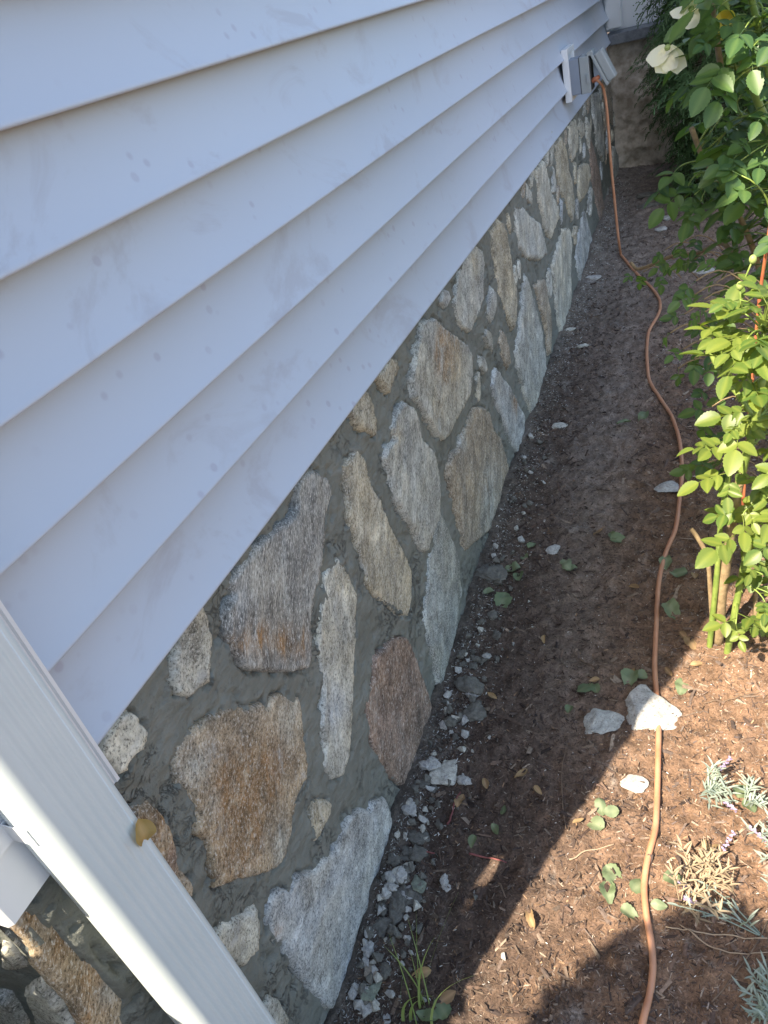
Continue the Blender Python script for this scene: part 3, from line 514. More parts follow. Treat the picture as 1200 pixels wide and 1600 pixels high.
TONE = dict(dark=(0.29, 0.295, 0.285), pale=(0.50, 0.49, 0.43), rusty=(0.40, 0.325, 0.235), tan=(0.45, 0.41, 0.32),
            grey=(0.42, 0.43, 0.405), brown=(0.35, 0.30, 0.235), slate=(0.33, 0.355, 0.345), mauve=(0.27, 0.195, 0.155),
            blue=(0.41, 0.43, 0.44), rust=(0.31, 0.185, 0.088), white=(0.44, 0.435, 0.41), mortar=(0.15, 0.145, 0.125),
            greenish=(0.20, 0.23, 0.18))

# ------------------------------------------------------------------ the ground: one sheet, fine by the wall
GY = [-40, -2, .52, .87, 1.18, 1.56, 2.13, 2.89, 3.8, 4.63, 5.36, 5.8, 60]
GZ = [-.2, -.06, -.05, .0, .02, .03, .09, .12, .15, .21, .24, .25, .4]


def spaced(segments):
    out = []
    for a, b, s in segments: out += list(np.arange(a, b, s))
    return np.array(out + [segments[-1][1]])


gx = np.concatenate([[-60, -20, -8, -3, -1, -.4, -.15], spaced([(-.05, 1.05, .0062), (1.05, 1.6, .02), (1.6, 3, .1)]), [4, 6, 10, 20, 60]])
gy = np.concatenate([[-60, -20, -6, -2, -1, -.4], spaced([(-.1, .40, .03), (.40, 2.2, .0068), (2.2, 3.6, .010), (3.6, 5.8, .016), (5.8, 7, .1)]), [9, 14, 30, 100]])


def ground_noise(x, y):
    n = 0.012 * noise.noise((x * 2.3, y * 2.3, 1.7))
    if -0.2 < x < 1.7 and 0.2 < y < 6:
        n += 0.009 * noise.noise((x * 8, y * 8, 4.1)) + 0.010 * noise.noise((x * 24, y * 24, 7.7))
        n += 0.0075 * noise.noise((x * 60, y * 60, 2.2)) + 0.0050 * abs(noise.noise((x * 130, y * 130, 9.2)))
    return n


H = np.zeros((len(gx), len(gy)))
for i, x in enumerate(gx):
    for j, y in enumerate(gy):
        H[i, j] = ground_noise(x, y)
wallrise = 0.018 * np.exp(-np.clip(gx, 0, None) / 0.05)
H += np.interp(gy, GY, GZ)[None, :] + wallrise[:, None]
# a low mound of earth about the rose canes
H += 0.03 * np.exp(-(((gx[:, None] - .70) / .13) ** 2 + ((gy[None, :] - 1.46) / .16) ** 2))


def gh(x, y):
    i = int(np.clip(np.searchsorted(gx, x) - 1, 0, len(gx) - 2)); j = int(np.clip(np.searchsorted(gy, y) - 1, 0, len(gy) - 2))
    u = (x - gx[i]) / (gx[i + 1] - gx[i]); v = (y - gy[j]) / (gy[j + 1] - gy[j])
    return float((H[i, j] * (1 - u) + H[i + 1, j] * u) * (1 - v) + (H[i, j + 1] * (1 - u) + H[i + 1, j + 1] * u) * v)


def gh_v(x, y):
    i = np.clip(np.searchsorted(gx, x) - 1, 0, len(gx) - 2); j = np.clip(np.searchsorted(gy, y) - 1, 0, len(gy) - 2)
    u = (x - gx[i]) / (gx[i + 1] - gx[i]); v = (y - gy[j]) / (gy[j + 1] - gy[j])
    return (H[i, j] * (1 - u) + H[i + 1, j] * u) * (1 - v) + (H[i, j + 1] * (1 - u) + H[i + 1, j + 1] * u) * v


nx, ny = len(gx), len(gy)
XX, YY = np.meshgrid(gx, gy, indexing='ij')
gv = np.stack([XX, YY, H], -1).reshape(-1, 3)
ii, jj = np.meshgrid(np.arange(nx - 1), np.arange(ny - 1), indexing='ij')
a = (ii * ny + jj).ravel()
gf = np.stack([a, a + ny, a + ny + 1, a + 1], -1)
# earth colour: trodden and mortar dust, far end lightened, dry mulch at right brightened as sunlight
gc = np.zeros((nx, ny, 4), np.float32)
dust = np.exp(-(((XX - .29) / .12) ** 2 + ((YY - 2.4) / .75) ** 2)) * .9 + np.exp(-(((XX - .33) / .09) ** 2 + ((YY - 1.35) / .25) ** 2)) * .4 + np.exp(-(((XX - .42) / .16) ** 2 + ((YY - 3.9) / .8) ** 2)) * .45 + .85 / (1 + np.exp(-(YY - 3.4) / .3)) * (YY < 6)  # last term lightens the far ground in place of bounced light
grit_w = np.exp(-np.clip(XX, 0, None) / .06) * .6 * ((YY > .3) & (YY < 5.6))
dry = 1 / (1 + np.exp(-(XX - .40) / .10)) * 0.8 * ((YY > -1) & (YY < 6))  # dry mulch tone, raised to paint in the sunlight on this side
tot = np.clip(dust + grit_w + dry, 1e-4, None)
for k in range(3):
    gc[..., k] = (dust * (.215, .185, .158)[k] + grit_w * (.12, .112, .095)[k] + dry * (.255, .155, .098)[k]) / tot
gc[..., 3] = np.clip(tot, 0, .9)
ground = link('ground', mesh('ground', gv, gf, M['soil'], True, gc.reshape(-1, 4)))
props(ground, kind='structure')

# ------------------------------------------------------------------ house
Y0, Y1 = 0.205, 5.60
ZS, EXP = 0.870, 0.1235
NCOURSE = 26
house = empty('house', (0, Y0, 0), 'pale lavender grey clapboard house on a mortared fieldstone foundation', 'house')
box('wall_core', (-7.0, Y0 + .06, -.1), (-.06, Y1, ZS + NCOURSE * EXP), M['mortar'], house)


def plank_profile():
    e = EXP
    return [(-.0330, e + .012), (-.0322, e * .90), (-.0290, e * .72), (-.0225, e * .50), (-.0130, e * .28), (-.0050, .014), (-.0018, .008), (-.0004, .0050), (.0, .0028), (-.0010, .0006), (-.0035, 0.0), (-.0125, .0006)]


def plank(name, length, seed):
    prof = plank_profile(); n = max(6, int(length / .08)); V = []; F = []; k = len(prof)
    for i in range(n + 1):
        y = length * i / n
        w = 0.0011 * noise.noise((y * 1.3, seed * 3.1, 0)) + 0.0005 * noise.noise((y * 4, seed * 3.1, 5))
        dz = 0.0016 * noise.noise((y * .8, seed * 7.3, 9))
        for x, z in prof: V.append((x + w, y, z + dz))
    for i in range(n):
        for j in range(k - 1):
            a = i * k + j; F.append((a, a + 1, a + k + 1, a + k))
    return mesh(name, V, F, M['siding'])


for c in range(NCOURSE):
    joint = {1: 2.21, 4: 3.9, 7: 1.6, 10: 3.1}.get(c)            # lap joints where two lengths of siding meet
    if joint:
        link('siding_plank', plank('siding_plank', joint - .372, c), house, (.0014, .372, ZS + c * EXP - .0006))
        link('siding_plank', plank('siding_plank', Y1 - joint + .03, c + 70), house, (0, joint - .03, ZS + c * EXP))
    else:
        link('siding_plank', plank('siding_plank', Y1 - .372, c), house, (0, .372, ZS + c * EXP))
for c in range(NCOURSE):                    # front planks run along x and face -y
    link('siding_plank', plank('siding_plank', 3.0, 40 + c), house, (-3.12, Y0 + .022, ZS + c * EXP), Matrix.Rotation(R(-90), 3, 'Z').to_quaternion())

# white corner trim: L shaped board with a lipped edge, open at the bottom
ztop = ZS + NCOURSE * EXP
bm = bmesh.new()
outline = [(-.13, .0), (-.13, -.004), (.018, -.004), (.0225, .0005), (.0225, .170), (.0250, .172), (.0250, .1765), (.019, .1775), (-.006, .1775), (-.006, .172), (.014, .172), (.0175, .168), (.0175, .004), (.0145, .0)]
vb = [bm.verts.new((x, y, 0)) for x, y in outline]; vt = [bm.verts.new((x, y, ztop - .835)) for x, y in outline]
n = len(outline)
for i in range(n): bm.faces.new((vb[i], vb[(i + 1) % n], vt[(i + 1) % n], vt[i]))
bm.faces.new(vb[::-1]); bm.faces.new(vt)
link('corner_trim', bm_mesh('corner_trim', bm, M['trim']), house, (0, Y0, .835))
# far corner trim
bm = bmesh.new(); box_bm(bm, (-.02, 0, 0), (.068, .10, ztop - 1.066), .006)
link('corner_trim', bm_mesh('corner_trim', bm, M['trim']), house, (0, Y1 - .03, 1.066))
# roof
bm = bmesh.new()
rv = [(-7.4, -.3, 0), (.12, -.3, 0), (.12, 5.9, 0), (-7.4, 5.9, 0), (-7.4, -.3, .18), (.12, -.3, .18), (.12, 5.9, .18), (-7.4, 5.9, .18), (-3.5, -.3, 1.9), (-3.5, 5.9, 1.9)]
b = [bm.verts.new(v) for v in rv]
for f in [(3, 2, 1, 0), (0, 1, 5, 4), (1, 2, 6, 5), (2, 3, 7, 6), (3, 0, 4, 7), (5, 6, 9, 8), (7, 4, 8, 9), (4, 5, 8), (6, 7, 9)]: bm.faces.new([b[i] for i in f])
link('roof', bm_mesh('roof', bm, M['roof']), house, (0, 0, ztop + .004))

# foundation: mortar bed with every stone a piece of its own
XM = -0.020


def poly_dist(P, poly):
    """signed distance (negative inside) of points P to a polygon"""
    poly = np.asarray(poly); A = poly; B = np.roll(poly, -1, 0)
    d = np.full(len(P), 9.0); inside = np.zeros(len(P), bool)
    for a_, b_ in zip(A, B):
        ab = b_ - a_; t = np.clip(((P - a_) @ ab) / max(ab @ ab, 1e-12), 0, 1)
        q = P - (a_ + t[:, None] * ab); d = np.minimum(d, np.hypot(q[:, 0], q[:, 1]))
        cond = (a_[1] > P[:, 1]) != (b_[1] > P[:, 1])
        with np.errstate(divide='ignore', invalid='ignore'):
            xi = (b_[0] - a_[0]) * (P[:, 1] - a_[1]) / (b_[1] - a_[1]) + a_[0]
        inside ^= cond & (P[:, 0] < xi)
    return np.where(inside, -d, d)


def rough_outline(poly, step, amp, seed):
    """resample a traced outline and break its edge"""
    P = [Vector(p) for p in poly]; out = []
    n = len(P)
    for i in range(n):
        p, q = P[i], P[(i + 1) % n]; L = (q - p).length; k = max(1, int(L / step))
        for s in range(k):
            t = s / k; c = p.lerp(q, t)
            nn = Vector((q.y - p.y, p.x - q.x)).normalized() if L > 1e-6 else Vector((0, 0))
            f = noise.noise((c.x * 45, c.y * 45, seed)) * .9 + noise.noise((c.x * 130, c.y * 130, seed + 3)) * .7
            out.append(c + nn * f * amp)
    return out


def stone_mesh(name, poly, g, seed, blobs=(), axis='yz'):
    cen = Vector((sum(p[0] for p in poly) / len(poly), sum(p[1] for p in poly) / len(poly)))
    size = max(max(p[0] for p in poly) - min(p[0] for p in poly), max(p[1] for p in poly) - min(p[1] for p in poly))
    far = cen.x > 2.2
    step = 0.011 if far else 0.0065
    if size < .12: step = min(step, .006)
    O = rough_outline(poly, step, min(.0018, size * .012), seed)
    On = np.array([(p.x, p.y) for p in O])
    lo = On.min(0); hi = On.max(0)
    G = np.stack(np.meshgrid(np.arange(lo[0], hi[0], step), np.arange(lo[1], hi[1], step), indexing='ij'), -1).reshape(-1, 2)
    G = G + rng.uniform(-.28, .28, G.shape) * step
    d = poly_dist(G, On)
    G = G[d < -step * .55]
    co = [Vector(p) for p in On] + [Vector(p) for p in G]
    nb = len(On)
    vs_, es_, fs_, *_ = delaunay_2d_cdt(co, [(i, (i + 1) % nb) for i in range(nb)], [], 1, 1e-6)
    P = np.array([(p.x, p.y) for p in vs_])
    depth = -poly_dist(P, On)
    ca, sa = math.cos(g), math.sin(g)
    tilt = (random.uniform(-.02, .02), random.uniform(-.02, .02))
    prot = random.uniform(.006, .014)
    V = []; Cc = []
    for (py, pz), dd in zip(P, depth):
        ry, rz = py - cen.x, pz - cen.y
        u = ry * ca - rz * sa; w = ry * sa + rz * ca         # w runs along the grain
        h = prot + tilt[0] * ry + tilt[1] * rz
        h += .0040 * noise.noise((u * 12, w * 6, seed)) + .0020 * noise.noise((u * 55, w * 18, seed + 1))
        lay = noise.noise((u * 11 + 5, w * 5, seed + 9)); h += .0035 * math.floor(lay * 2.5) / 2.5
        if not far: h += .0011 * noise.noise((u * 170, w * 60, seed + 2))
        e = min(1.0, dd / .0065); h = -.002 + (h + .002) * math.sqrt(max(0, e * (2 - e)))
        V.append((XM + h, u, w)); wt = 0; colr = np.zeros(3)
        for t2, by, bz, br in blobs:
            q = math.exp(-((py - by) ** 2 + (pz - bz) ** 2) / (1.1 * br * br)); wt += q; colr += q * np.array(TONE[t2])
        Cc.append((*(colr / wt if wt > 1e-4 else colr), min(1, wt)))
    F = [tuple(f) for f in fs_]
    # skirt down into the mortar along the outer boundary
    cnt = {}
    for f in F:
        for i in range(len(f)):
            e2 = (f[i], f[(i + 1) % len(f)]); cnt[frozenset(e2)] = cnt.get(frozenset(e2), []) + [e2]
    low = {}
    for k2, es in cnt.items():
        if len(es) == 1:
            a1, b1 = es[0]
            for q in (a1, b1):
                if q not in low:
                    low[q] = len(V); x_, u_, w_ = V[q]; V.append((XM - .014, u_, w_)); Cc.append(Cc[q])
            F.append((b1, a1, low[a1], low[b1]))
    me = mesh(name, V, F, M['stone'], True, Cc)
    bm = bmesh.new(); bm.from_mesh(me); bmesh.ops.recalc_face_normals(bm, faces=bm.faces); bm.to_mesh(me); bm.free()
    return me, cen


def grow_poly(poly, g):
    P = [Vector(p) for p in poly]; n = len(P); out = []
    area = sum(P[i].x * P[(i + 1) % n].y - P[(i + 1) % n].x * P[i].y for i in range(n))
    for i in range(n):
        t = (P[(i + 1) % n] - P[i - 1])
        if t.length < 1e-6: out.append(tuple(P[i])); continue
        t.normalize(); nn = Vector((t.y, -t.x)) * (1 if area > 0 else -1)
        out.append(tuple(P[i] + nn * g))
    return out


STONES = [(t_, l_, grow_poly(p_, .005), g_, b_) for t_, l_, p_, g_, b_ in STONES]
# mortar surface of the side wall
my = spaced([(Y0 + .012, 1.4, .0042), (1.4, 2.4, .0055), (2.4, 3.6, .009), (3.6, Y1, .014)]); mz = np.arange(-.14, .900, .0048)
MY, MZ = np.meshgrid(my, mz, indexing='ij'); MP = np.stack([MY.ravel(), MZ.ravel()], -1)
dmin = np.full(len(MP), 1.0)
for s in STONES:
    q = np.array(s[2]); lo = q.min(0) - .05; hi = q.max(0) + .05
    mk = np.all((MP > lo) & (MP < hi), 1)
    if mk.any(): dmin[mk] = np.minimum(dmin[mk], poly_dist(MP[mk], q))
# small filler stones in the widest joints of the farther wall
fill = random.Random(3)
cand = [i for i in range(len(MP)) if dmin[i] > .056 and MP[i, 0] > 1.9 and .12 + .06 * MP[i, 0] < MP[i, 1] < .85]
fill.shuffle(cand)
for i in cand:
    if dmin[i] < .056: continue
    y, z = MP[i]; r_ = min(.085, dmin[i] - .014); a0 = fill.uniform(0, 3)
    q = [(y + r_ * fill.uniform(.6, 1.1) * (1.35 * math.cos(a) * math.cos(.9) - .6 * math.sin(a) * math.sin(.9)) * .9, z + r_ * fill.uniform(.6, 1.1) * (1.35 * math.cos(a) * math.sin(.9) + .6 * math.sin(a) * math.cos(.9)) * .9) for a in [a0 + k * .785 for k in range(8)]]
    STONES.append((fill.choice(['grey', 'tan', 'brown', 'pale', 'blue']), None, q, -2.53, []))
    qa = np.array(q); lo = qa.min(0) - .06; hi = qa.max(0) + .06; mk = np.all((MP > lo) & (MP < hi), 1)
    dmin[mk] = np.minimum(dmin[mk], poly_dist(MP[mk], qa))
mx = np.empty(len(MP))
for i, (y, z) in enumerate(MP):
    d = dmin[i]
    h = .0060 * noise.noise((y * 8, z * 8, 3)) + .0045 * noise.noise((y * 20 + z * 16, z * 6 - y * 5, 8)) + .0025 * noise.noise((y * 48, z * 48, 14)) + .0016 * noise.noise((y * 95, z * 95, 1))
    tear = noise.noise((y * 26, z * 26, 31))          # torn, open places left by the trowel
    if tear > .22: h -= (tear - .22) * .030 * (.6 + noise.noise((y * 85, z * 85, 33)))
    if -.014 < d < .020:                     # ragged lip of mortar dragged over the stone edge
        r = noise.noise((y * 34, z * 34, 5)); r2 = noise.noise((y * 100, z * 100, 6))
        k = 1 - abs(d - .003) / .017
        h += k * (.0060 * r + .0036 * r2 + .0020)
    if -.003 < d < .0055 and noise.noise((y * 30, z * 30, 17)) > -.05:
        h -= .018 * (.5 + noise.noise((y * 70, z * 70, 18)))      # open crack along the stone
    if d < -.014: h -= .012
    h -= .032 * min(1, max(0, (.285 - y) / .07)) ** 2
    mx[i] = XM + h
mv = np.stack([mx, MP[:, 0], MP[:, 1]], -1)
# wrap the near end round the corner
a1, b1 = len(my), len(mz)
ii, jj = np.meshgrid(np.arange(a1 - 1), np.arange(b1 - 1), indexing='ij'); a = (ii * b1 + jj).ravel()
mf = np.stack([a, a + b1, a + b1 + 1, a + 1], -1)
found = link('foundation_wall', mesh('foundation_wall', mv - np.array([0, Y0, 0]), mf, M['mortar']), house, (0, Y0, 0))
for k, (tone, label, poly, g, blobs) in enumerate(STONES):
    me, cen = stone_mesh('stone', poly, g, k * 3.7 + 1, blobs)
    o = link('stone', me, found, (0, cen.x, cen.y), Matrix.Rotation(-g, 3, 'X').to_quaternion())
    o.color = (*TONE[tone], 1)
    if cen.x < .27: o.location.x -= .022
    if label: o['label'] = label
# front face of the foundation (faces -y)
fx = np.arange(-1.6, XM - .030, .012); fz = np.arange(-.14, .90, .012)
V = []; 
for x in fx:
    for z in fz:
        e = max(0, 1 - (XM - .03 - x) / .03) ** 2 * .012
        V.append((x, Y0 + .012 - .004 * (1 - e * 80) + .010 * noise.noise((x * 9, z * 9, 12)) * (1 - e * 80) + .004 * noise.noise((x * 40, z * 40, 2)) * (1 - e * 80), z))
b1 = len(fz); F = [(i * b1 + j, (i + 1) * b1 + j, (i + 1) * b1 + j + 1, i * b1 + j + 1) for i in range(len(fx) - 1) for j in range(b1 - 1)]
front = link('foundation_wall', mesh('foundation_wall', [Vector(v) - Vector((0, Y0, 0)) for v in V], F, M['mortar']), house, (0, Y0, 0))
extra_front = [('rusty', [(-.30, .60), (-.16, .70), (-.13, .80), (-.24, .84), (-.34, .78)]), ('grey', [(-.17, .10), (-.02, .14), (-.015, .38), (-.10, .43), (-.20, .30)]), ('tan', [(-.5, .2), (-.28, .15), (-.25, .30), (-.4, .40)]), ('pale', [(-.62, .5), (-.42, .45), (-.40, .70), (-.55, .78)])]
for k, (tone, poly) in enumerate(FRONT_STONES + extra_front):
    poly = [(min(p[0], -.055), p[1]) for p in poly]
    me, cen = stone_mesh('stone', poly, .9, 300 + k * 5)
    # local frame of stone_mesh: x out of the wall, rotate it to face -y
    rot = Matrix.Rotation(R(-90), 3, 'Z') @ Matrix.Rotation(-.9, 3, 'X')
    o = link('stone', me, front, (cen.x, Y0 - .012 - XM * 0, cen.y), rot.to_quaternion()); o.location.y += .0
    o.color = (*TONE[tone], 1)

# ------------------------------------------------------------------ downspout at the near corner
dsp = empty('downspout', (.055, .296, -.02), 'white ribbed aluminium downspout standing at the near house corner', 'downspout')
x0, x1, y0, y1 = .027, .086, .2545, .3415


def spout_section():
    pts = []
    rc = .021
    def arc(cx, cy, a0, a1, r=rc, n=7):
        for i in range(n + 1):
            w = R(a0 + (a1 - a0) * i / n); pts.append((cx + r * math.cos(w), cy + r * math.sin(w)))
    # +x face, ribbed, from low y to high y
    arc(x1 - rc, y0 + rc, -90, 0)
    n = 48
    for i in range(1, n):
        y = y0 + rc + (y1 - y0 - 2 * rc * .6) * i / n * (1 - .0); y = min(y, y1 - rc * .55)
        t = (y - y0 - rc) / (y1 - y0 - rc * 1.6)
        pts.append((x1 - .0016 * (0.5 - 0.5 * math.cos(2 * math.pi * 5 * min(1, max(0, t)))), y))
    arc(x1 - rc * .5, y1 - rc * .5, 0, 90, rc * .5, 5)
    arc(x0 + rc * .5, y1 - rc * .5, 90, 180, rc * .5, 5)
    arc(x0 + rc * .5, y0 + rc * .5, 180, 270, rc * .5, 5)
    return pts


sec = spout_section(); V = []; F = []; zs = list(np.linspace(.10, 3.9, 40)); n = len(sec)
for z in zs:
    for x, y in sec:
        w = .0008 * noise.noise((x * 20, y * 20, z * 6))
        V.append((x - .055 + w, y - .296 + w, z + .02))
for i in range(len(zs) - 1):
    for k in range(n):
        F.append((i * n + k, i * n + (k + 1) % n, (i + 1) * n + (k + 1) % n, (i + 1) * n + k))
link('pipe', mesh('pipe', V, F, M['gutter']), dsp, (.055, .296, -.02))
# elbow shoe at the foot
V = []; F = []
for i in range(9):
    w = R(80) * i / 8
    for x, y in sec:
        yy = y - y1; rr = .10
        V.append((x - .055, y1 + .02 - rr + (rr + yy - .02) * math.cos(w) - .296, .10 - (rr + yy) * math.sin(w) * .8 + .02))
link('shoe', mesh('shoe', [(v[0], v[1], max(v[2], -.02)) for v in V], [(i * n + k, i * n + (k + 1) % n, (i + 1) * n + (k + 1) % n, (i + 1) * n + k) for i in range(8) for k in range(n)], M['gutter']), dsp, (.055, .296, -.02))
# strap with a rivet, fixed to the corner trim
bm = bmesh.new(); box_bm(bm, (.0232, .222, .908), (.0262, .262, .934), .0012); box_bm(bm, (.0232, .2525, .908), (.060, .2541, .934), .0006)
for v in bm.verts: v.co -= Vector((.0232, .222, .908))
stp = link('strap', bm_mesh('strap', bm, M['trim']), dsp, (.0232, .222, .908))
bm = bmesh.new(); bmesh.ops.create_uvsphere(bm, u_segments=12, v_segments=8, radius=.0048, matrix=Matrix.Diagonal((.5, 1, 1, 1)))
link('rivet', bm_mesh('rivet', bm, M['gutter'], True), stp, (.0262, .236, .921))

# ------------------------------------------------------------------ outdoor outlet
ob = empty('outlet_box', (0, 4.02, .95), 'grey weatherproof outlet box on a white mounting frame on the siding', 'outlet box')
bm = bmesh.new(); Y2, Y3, Z2, Z3, fr = 3.935, 4.13, .948, 1.160, .022
box_bm(bm, (-.012, Y2, Z2), (.015, Y2 + fr, Z3), .003); box_bm(bm, (-.012, Y3 - fr, Z2), (.015, Y3, Z3), .003)
box_bm(bm, (-.012, Y2 + fr, Z2), (.0145, Y3 - fr, Z2 + fr), .003); box_bm(bm, (-.012, Y2 + fr, Z3 - fr), (.0145, Y3 - fr, Z3), .003)
box_bm(bm, (-.012, Y2 + .004, Z2 + .004), (.006, Y3 - .004, Z3 - .004))
for v in bm.verts: v.co -= Vector((0, 4.02, .95))
link('mounting_frame', bm_mesh('mounting_frame', bm, M['trim']), ob, (0, 4.02, .95))
box('back_box', (.0065, 3.968, .968), (.055, 4.058, 1.112), M['box_blue'], ob, .004)
box('cover_base', (.0562, 3.966, .966), (.098, 4.060, 1.114), M['box_grey'], ob, .004)
box('gasket', (.0545, 3.9665, .9665), (.0568, 4.0595, 1.1135), M['dark'], ob)
box('latch', (.082, 3.958, 1.005), (.097, 3.9655, 1.045), M['box_grey'], ob, .003)
box('outlet_face', (.0985, 3.976, .975), (.104, 4.050, 1.100), M['dark'], ob, .002)
bm = bmesh.new()
box_bm(bm, (0, -.046, -.150), (.012, .046, 0), .003); box_bm(bm, (.0125, -.040, -.142), (.050, .040, -.010), .008, 3); box_bm(bm, (-.012, -.046, -.004), (.014, .046, .012), .003)
lid = link('lid', bm_mesh('lid', bm, M['box_grey']), ob, (.104, 4.013, 1.116), Matrix.Rotation(R(-24), 3, 'Y').to_quaternion())

# ------------------------------------------------------------------ extension cord
cx0, cy0 = CORD[0]
cord = empty('extension_cord', (cx0, cy0, gh(cx0, cy0)), 'orange extension cord running from the outlet along the soil', 'cord')
path = [Vector((.112, 3.985, 1.020)), Vector((.135, 3.99, .995))] + [Vector(p) for p in CORD_DROP]
RC = .0063


def rest_z(x, y): return max(gh(x + dx, y + dy) for dx in (-.006, 0, .006) for dy in (-.006, 0, .006)) + RC * .75


gp = [Vector((x, y, 0)) for x, y in CORD]
gpath = catmull(gp, 10)
for p in gpath: p.z = rest_z(p.x, p.y)
zz = [p.z for p in gpath]
for it in range(10): zz = [zz[0]] + [max(gpath[i].z - .004, (zz[i - 1] + zz[i] * 2 + zz[i + 1]) / 4) for i in range(1, len(zz) - 1)] + [zz[-1]]
for p, z in zip(gpath, zz): p.z = z
full = catmull(path + [gpath[0]], 8)[:-1] + gpath
V, F = tube(full, RC, 12)
base = Vector(WORLD[cord.name])
link('cable', mesh('cable', [v - base for v in V], F, M['cord']), cord, base)
bm = bmesh.new(); bmesh.ops.create_cone(bm, cap_ends=True, segments=14, radius1=.012, radius2=.008, depth=.036, matrix=Matrix.Rotation(R(70), 4, 'Y'))
bmesh.ops.bevel(bm, geom=[e for e in bm.edges if len(e.link_faces) == 2 and max(len(f.verts) for f in e.link_faces) > 4], offset=.002, segments=2, affect='EDGES')
link('plug', bm_mesh('plug', bm, M['plug'], True), cord, (.120, 3.985, 1.014))

# ------------------------------------------------------------------ porch at the far end
porch = empty('porch', (.3, Y1 + .02, .3), 'rough stone porch base with a bluestone cap at the far end', 'porch')
px_ = np.arange(-.03, 2.4, .014); pz_ = np.arange(.1, .985, .014); V = []
for x in px_:
    for z in pz_:
        led = noise.noise((x * 3.0, z * 5, 21)); h = .05 * led + .03 * math.floor(led * 3) / 3 + .022 * noise.noise((x * 9, z * 12, 2)) + .010 * noise.noise((x * 28, z * 34, 4)) + .004 * noise.noise((x * 80, z * 80, 5))
        V.append((x - .3, -h * min(1, (x + .06) / .1) - .01, z - .3))
b1 = len(pz_); F = [(i * b1 + j, (i + 1) * b1 + j, (i + 1) * b1 + j + 1, i * b1 + j + 1) for i in range(len(px_) - 1) for j in range(b1 - 1)]
link('stone_base', mesh('stone_base', V, F, M['boulder']), porch, (.3, Y1 + .02, .3))
bm = bmesh.new(); box_bm(bm, (-.33, -.045, .68), (2.1, 1.3, .738), .006)
bmesh.ops.subdivide_edges(bm, edges=[e for e in bm.edges if abs(e.verts[0].co.x - e.verts[1].co.x) > .5], cuts=60)
for v in bm.verts: v.co += Vector((0, .006 * noise.noise(v.co * 14), .004 * noise.noise(v.co * 9)))
link('cap_slab', bm_mesh('cap_slab', bm, M['bluestone']), porch, (.3, Y1 + .02, .3))
box('skirt_panel', (-.30, Y1 + .16, 1.040), (2.3, Y1 + .19, 2.1), M['trim'], porch, .003)
for x in (.62, 1.3): box('post', (x, Y1 + .06, 1.0385), (x + .10, Y1 + .159, 3.4), M['trim'], porch, .006)

# ------------------------------------------------------------------ leaves and plants
def leaflet(L, Wd, fold=.25, curl=.3, serr=True, n=16):
    """verts, faces, midrib flags of a leaflet along +y"""
    V = []; F = []; Cc = []
    for i in range(n + 1):
        t = i / n
        w = Wd * .5 * (math.sin(math.pi * t ** .8) ** .75 if 0 < t < 1 else 0.0)
        if serr and 0 < i < n: w *= 1.0 + (.06 if i % 2 else -.05)
        z = -curl * L * t * t * .5
        V += [(-w, L * t, z + fold * w), (-w * .5, L * t + .03 * L * 0, z + fold * w * .42), (0, L * t, z), (w * .5, L * t, z + fold * w * .42), (w, L * t, z + fold * w)]
        Cc += [(0, 0, 0, 0), (0, 0, 0, 0), (0, 0, 0, 1), (0, 0, 0, 0), (0, 0, 0, 0)]
    for i in range(n):
        for k in range(4):
            a = i * 5 + k; F.append((a, a + 1, a + 6, a + 5))
    return V, F, Cc


def join(parts):
    V = []; F = []; Cc = []
    for v, f, c in parts:
        o = len(V); V += v; F += [tuple(i + o for i in q) for q in f]; Cc += c
    return V, F, Cc


def xf(part, mat):
    v, f, c = part
    return [tuple(mat @ Vector(p)) for p in v], f, c


def compound(seed, nl=5, L=.055):
    r = random.Random(seed); parts = []
    rl = L * (1.5 if nl == 5 else (1.0 if nl == 3 else 2.0)); pos = []
    if nl >= 7: pos += [(.28, .62)]
    if nl >= 5: pos += [(.42, .75)]
    pos += [(.72, .9)]
    rv, rf = tube([Vector((0, rl * t, -.10 * rl * t * t)) for t in (0, .35, .7, 1)], lambda t: .0011 - .0005 * t, 4)
    parts.append(([tuple(v) for v in rv], rf, [(0, 0, 0, .6)] * len(rv)))
    for t, s in pos:
        for sg in (-1, 1):
            l = L * s * r.uniform(.85, 1.1)
            mt = Matrix.Translation((0, rl * t, -.10 * rl * t * t)) @ Matrix.Rotation(R(-sg * r.uniform(55, 78)), 4, 'Z') @ Matrix.Rotation(R(r.uniform(-22, 12)), 4, 'X') @ Matrix.Rotation(R(r.uniform(-15, 15)), 4, 'Y')
            parts.append(xf(leaflet(l, l * r.uniform(.58, .72), r.uniform(.1, .4), r.uniform(.05, .5)), mt))
    l = L * r.uniform(1.0, 1.25)
    mt = Matrix.Translation((0, rl, -.10 * rl)) @ Matrix.Rotation(R(r.uniform(-12, 12)), 4, 'Z') @ Matrix.Rotation(R(r.uniform(-30, 5)), 4, 'X')
    parts.append(xf(leaflet(l, l * r.uniform(.58, .7), r.uniform(.1, .4), r.uniform(.05, .5)), mt))
    return join(parts)


def leaf_set(mat, n, L):
    out = []
    for i in range(n):
        V, F, Cc = compound(i + int(L * 1000), random.Random(i).choice([3, 5, 5]), L * random.uniform(.85, 1.15)); out.append(mesh('rose_leaf', V, F, mat, True, Cc))
    return out


def frame(d, up):
    """quaternion with local y along d and local z near up"""
    d = d.normalized(); x = d.cross(up)
    if x.length < 1e-3: x = d.cross(Vector((1, 0, 0)))
    x.normalize(); z = x.cross(d)
    return Matrix((x, d, z)).transposed().to_quaternion()


CANEMAT = dict(green='cane', wood='wood', orange='cane_red')


